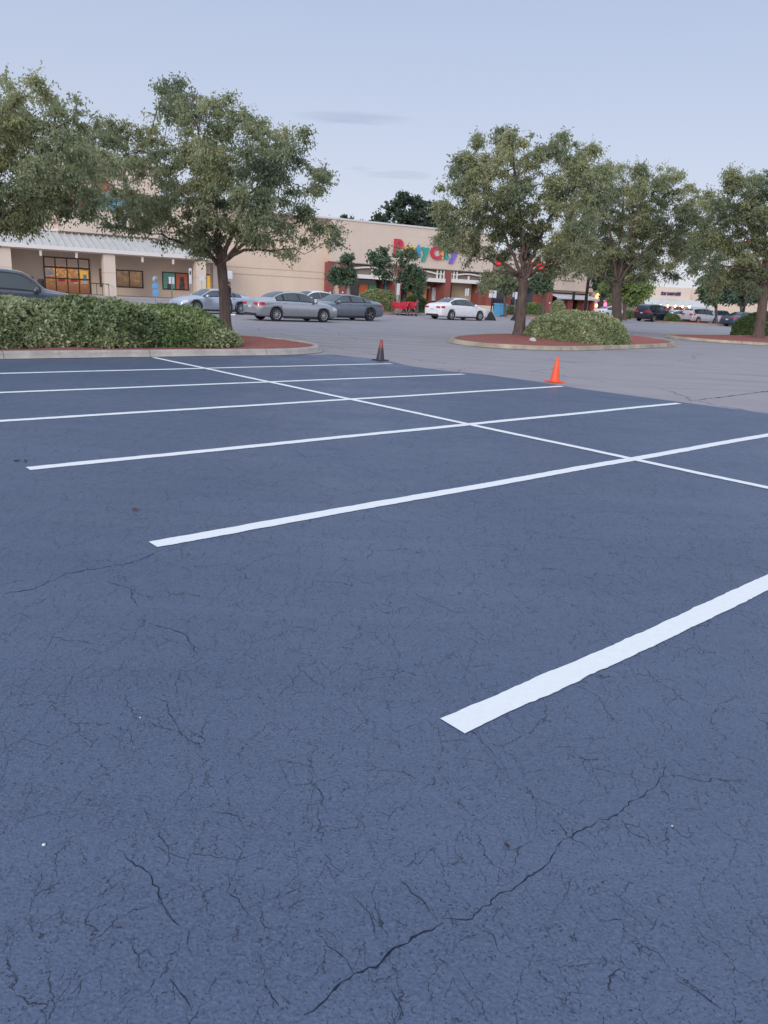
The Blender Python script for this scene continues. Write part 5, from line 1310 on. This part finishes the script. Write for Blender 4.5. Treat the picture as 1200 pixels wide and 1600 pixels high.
lamp('distant lamp post with an orange lamp glowing through the leaning tree', 1158, 90, (1168, 376), 'lamp_sodium', .12)

# person ---------------------------------------------------------------------
def skin(name, pts, edges, rad, mt, parent, root_i=0, sub=2):
    me = bpy.data.meshes.new(name); me.from_pydata(pts, edges, []); o = bpy.data.objects.new(name, me); COL.objects.link(o)
    o.modifiers.new('s', 'SKIN'); 
    if not me.skin_vertices: me.attributes
    for i, r in enumerate(rad): me.skin_vertices[0].data[i].radius = (r, r) if not hasattr(r, '__len__') else r
    me.skin_vertices[0].data[root_i].use_root = True
    sb_ = o.modifiers.new('u', 'SUBSURF'); sb_.levels = sub; sb_.render_levels = sub
    bpy.context.view_layer.update(); dg = bpy.context.evaluated_depsgraph_get(); m2 = bpy.data.meshes.new_from_object(o.evaluated_get(dg)); m2.name = name
    bpy.data.objects.remove(o); m2.materials.clear(); return link(name, m2, mt, parent, True)
def person(label, loc, rz):
    root = empty('person', loc, rz, label, 'person')
    # x forward, y left, z up : mid-stride
    pts = [(0, 0, .95), (0, 0, 1.12), (.02, 0, 1.36), (.03, 0, 1.47), (.04, 0, 1.53), (.06, 0, 1.63), (.055, 0, 1.73),
           (0, .1, .9), (.16, .1, .5), (.14, .1, .1), (.2, .1, .05), (.3, .1, .035),
           (-.02, -.1, .9), (-.06, -.1, .5), (-.38, -.1, .18), (-.37, -.1, .09), (-.29, -.1, .035),
           (.02, .19, 1.42), (-.06, .24, 1.15), (.02, .25, .92), (.02, -.19, 1.42), (.08, -.24, 1.15), (.28, -.22, 1.0)]
    ed = [(0, 1), (1, 2), (2, 3), (3, 4), (4, 5), (5, 6), (0, 7), (7, 8), (8, 9), (9, 10), (10, 11), (0, 12), (12, 13), (13, 14), (14, 15), (15, 16), (3, 17), (17, 18), (18, 19), (3, 20), (20, 21), (21, 22)]
    rad = [(.15, .12), (.14, .1), (.17, .12), (.08, .08), (.055, .055), (.085, .095), (.075, .08), .09, .065, .045, .045, .035, .09, .065, .045, .045, .035, .06, .045, .035, .06, .045, .035]
    cloth = simple('black_clothes', (.02, .02, .03), .85); skinm = simple('skin', (.35, .2, .15), .6)
    skin('body', pts, ed, rad, cloth, root)
    MB().lathe([(.001, -.13), (.045, -.12), (.075, -.05), (.085, .03), (.06, .1), (.001, .12)], 14, 'z', (.075, 0, 1.65)).build('face', skinm, root, True)
    MB().lathe([(.001, .0), (.09, .0), (.098, .05), (.075, .12), (.001, .14)], 14, 'z', (.045, 0, 1.66)).build('hair', M['black_rubber'], root, True)
    for (x, y, z) in ((.25, .1, .035), (-.33, -.1, .05)): MB().box(x-.13, x+.13, y-.045, y+.045, max(z-.035, .0), z+.045).bevel(.025).build('shoe', M['white_plastic'], root)
    for (x, y, z, sy) in ((.03, .25, .88, 1), (.33, -.22, .99, -1)):
        hp = [(x, y, z), (x+.03, y, z-.06)]; he = [(0, 1)]; hr = [.026, .03]
        for k in range(4):
            a = len(hp); yo = (k-1.5)*.018; L = (.07, .085, .08, .06)[k]
            hp += [(x+.035, y+yo, z-.08), (x+.06, y+yo, z-.08-L*.5), (x+.055, y+yo, z-.08-L)]; he += [(1, a), (a, a+1), (a+1, a+2)]; hr += [.01, .009, .008]
        a = len(hp); hp += [(x+.05, y-sy*.035, z-.05), (x+.07, y-sy*.045, z-.09)]; he += [(1, a), (a, a+1)]; hr += [.011, .009]
        skin('hand', hp, he, hr, skinm, root, 0, 1)
gp_ = GP(354, 491); person('person in black clothes and white shoes walking just behind the big forked trunk', (col_at(356.8, gp_.y-1.3).x, gp_.y-1.3, 0), R_(-8))

# debris on the lot
def fallen_leaf(lb, px, py, c, s_=.04, rz=0.0):
    g = GP(px, py, .012); b = MB(); pts = [(-1, 0, 0), (-.4, .45, .25), (.3, .4, .1), (1, 0, .35), (.3, -.4, .15), (-.4, -.4, .3)]
    cc = b.bm.verts.new((0, 0, .0)); vs = [b.bm.verts.new((x*s_, y*s_, z*s_)) for x, y, z in pts]
    for i in range(6): b.bm.faces.new((cc, vs[i], vs[(i+1) % 6]))
    o = b.build('fallen_leaf', simple('dry_leaf', c, .8)); o.location = g; o.rotation_euler = (0, 0, rz); tag(o, lb, 'leaf', 'dry leaves on the new asphalt')
fallen_leaf('reddish brown dry leaf lying between the two left line ends', 213, 796, (.16, .04, .035), .036, .4)
fallen_leaf('dark dry leaf above the line end at the left edge', 27, 720, (.03, .025, .03), .036, 1.0)
fallen_leaf('small dark leaf beside the one above the left line end', 40, 720.5, (.03, .025, .03), .032, 2.2)
fallen_leaf('dark curled leaf in the lower right foreground, below the nearest line end', 792, 1321, (.03, .03, .04), .014, 2.0)
def pebble(lb, px, py, r_, c):
    g = GP(px, py, .004); b = MB(); bmesh.ops.create_icosphere(b.bm, subdivisions=2, radius=r_)
    for v in b.bm.verts: v.co *= 1+.3*noise.noise(v.co*60); v.co.z = v.co.z*.6+r_*.5
    o = b.build('pebble', simple('pebble', c, .8), smooth=True); o.location = g; tag(o, lb, 'pebble', 'pale chips on the new asphalt')
pebble('white chip lying in the lower left of the dark asphalt', 68, 1321, .0055, (.7, .7, .7))
pebble('tiny pale chip in the lower right part of the asphalt', 1050, 1291, .0035, (.6, .6, .6))
pebble('tiny pale chip right of the left crack cluster', 219, 1122, .004, (.5, .5, .5))
g = GP(832, 533, .2); b = MB(); bmesh.ops.create_icosphere(b.bm, subdivisions=2, radius=.14); o = b.build('stone', simple('pale_stone', (.5, .47, .45), .9), smooth=True); o.location = g; tag(o, 'pale round stone in the mulch at the foot of the bare trunk', 'stone')

# ------------------------------------------------------------------ sky and light
SUN_EL, SUN_AZ = 17.0, 200.0      # behind the viewer, just above the horizon
w = bpy.data.worlds.new('World'); scene.world = w; w.use_nodes = True; nt = w.node_tree
bg = nt.nodes['Background']; sky = nt.nodes.new('ShaderNodeTexSky'); sky.sky_type = 'NISHITA'; sky.sun_disc = False
sky.sun_elevation = R_(SUN_EL); sky.sun_rotation = R_(SUN_AZ); sky.air_density = 1.0; sky.dust_density = .6; sky.ozone_density = 1.6
# faint dusk clouds, laid out by direction in the sky
tc = nt.nodes.new('ShaderNodeTexCoord')
def cloud(az_px, py, wa, we, strength, seed):
    d = ray(az_px, py).normalized(); az = math.atan2(d.x, d.y); el = math.asin(d.z)
    sx = nt.nodes.new('ShaderNodeSeparateXYZ'); nt.links.new(tc.outputs['Generated'], sx.inputs[0])
    A_ = math_(nt, 'SUBTRACT', math_(nt, 'ARCTAN2', sx.outputs[0], sx.outputs[1]), az)
    E_ = math_(nt, 'SUBTRACT', math_(nt, 'ARCSINE', sx.outputs[2]), el)
    mp = nt.nodes.new('ShaderNodeMapping'); mp.inputs['Scale'].default_value = (9, 9, 60); mp.inputs['Location'].default_value = (seed, 0, 0); nt.links.new(tc.outputs['Generated'], mp.inputs[0])
    nz = tex(nt, mp.outputs[0], 3.0, 5, .6)
    E2 = math_(nt, 'ADD', math_(nt, 'ADD', E_, math_(nt, 'MULTIPLY', A_, -.02)), math_(nt, 'MULTIPLY', math_(nt, 'SUBTRACT', nz, .5), .012))
    r2 = math_(nt, 'ADD', math_(nt, 'POWER', math_(nt, 'ABSOLUTE', math_(nt, 'DIVIDE', A_, wa)), 2.0), math_(nt, 'POWER', math_(nt, 'ABSOLUTE', math_(nt, 'DIVIDE', E2, we)), 2.0))
    g = math_(nt, 'SUBTRACT', 1.0, r2, clamp=True)
    return math_(nt, 'MULTIPLY', math_(nt, 'MULTIPLY', g, math_(nt, 'ADD', nz, .3)), strength)
cl1 = cloud(553, 184, .075, .0075, .42, 0); cl2 = cloud(620, 273, .048, .0055, .34, 4); cl3 = cloud(560, 262, .02, .003, .2, 8)
msk = math_(nt, 'ADD', math_(nt, 'ADD', cl1, cl2), cl3, clamp=True)
sz = nt.nodes.new('ShaderNodeSeparateXYZ'); nt.links.new(tc.outputs['Generated'], sz.inputs[0])
K = 1/.12
def kc(*c): return tuple(x*K/16 for x in c)
grad = ramp(nt, math_(nt, 'MAXIMUM', sz.outputs[2], 0.0), [(0, kc(.66, .665, .77)), (.10, kc(.60, .63, .765)), (.31, kc(.455, .53, .715)), (.6, kc(.66, .78, .98)), (1, kc(.98, 1.06, 1.22))])
g16 = mixc(nt, 1.0, grad.outputs[0], (16.0, 16.0, 16.0), 'MULTIPLY')
glow = math_(nt, 'MULTIPLY', math_(nt, 'MAXIMUM', math_(nt, 'MULTIPLY', sz.outputs[1], -1.0), 0.0), math_(nt, 'SUBTRACT', 1.0, math_(nt, 'MAXIMUM', sz.outputs[2], 0.0)))  # extra sky brightness added behind the viewer to light upright surfaces
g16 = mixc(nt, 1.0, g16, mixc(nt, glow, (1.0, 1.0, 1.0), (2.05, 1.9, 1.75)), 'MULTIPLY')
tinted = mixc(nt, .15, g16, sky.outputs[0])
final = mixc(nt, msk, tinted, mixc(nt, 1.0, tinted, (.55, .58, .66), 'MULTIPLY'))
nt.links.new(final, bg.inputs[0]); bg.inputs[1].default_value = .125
sl = bpy.data.lights.new('sun', 'SUN'); sl.energy = 1.5; sl.angle = R_(24); sl.color = (1, .93, .86)
so_ = bpy.data.objects.new('sun', sl); COL.objects.link(so_)
sd = Vector((math.sin(R_(SUN_AZ))*math.cos(R_(17)), math.cos(R_(SUN_AZ))*math.cos(R_(17)), math.sin(R_(17))))
so_.rotation_euler = sd.to_track_quat('Z', 'Y').to_euler()
vs_ = scene.view_settings; vs_.view_transform = 'Standard'; vs_.look = 'None'; vs_.gamma = 1; vs_.exposure = 0.08
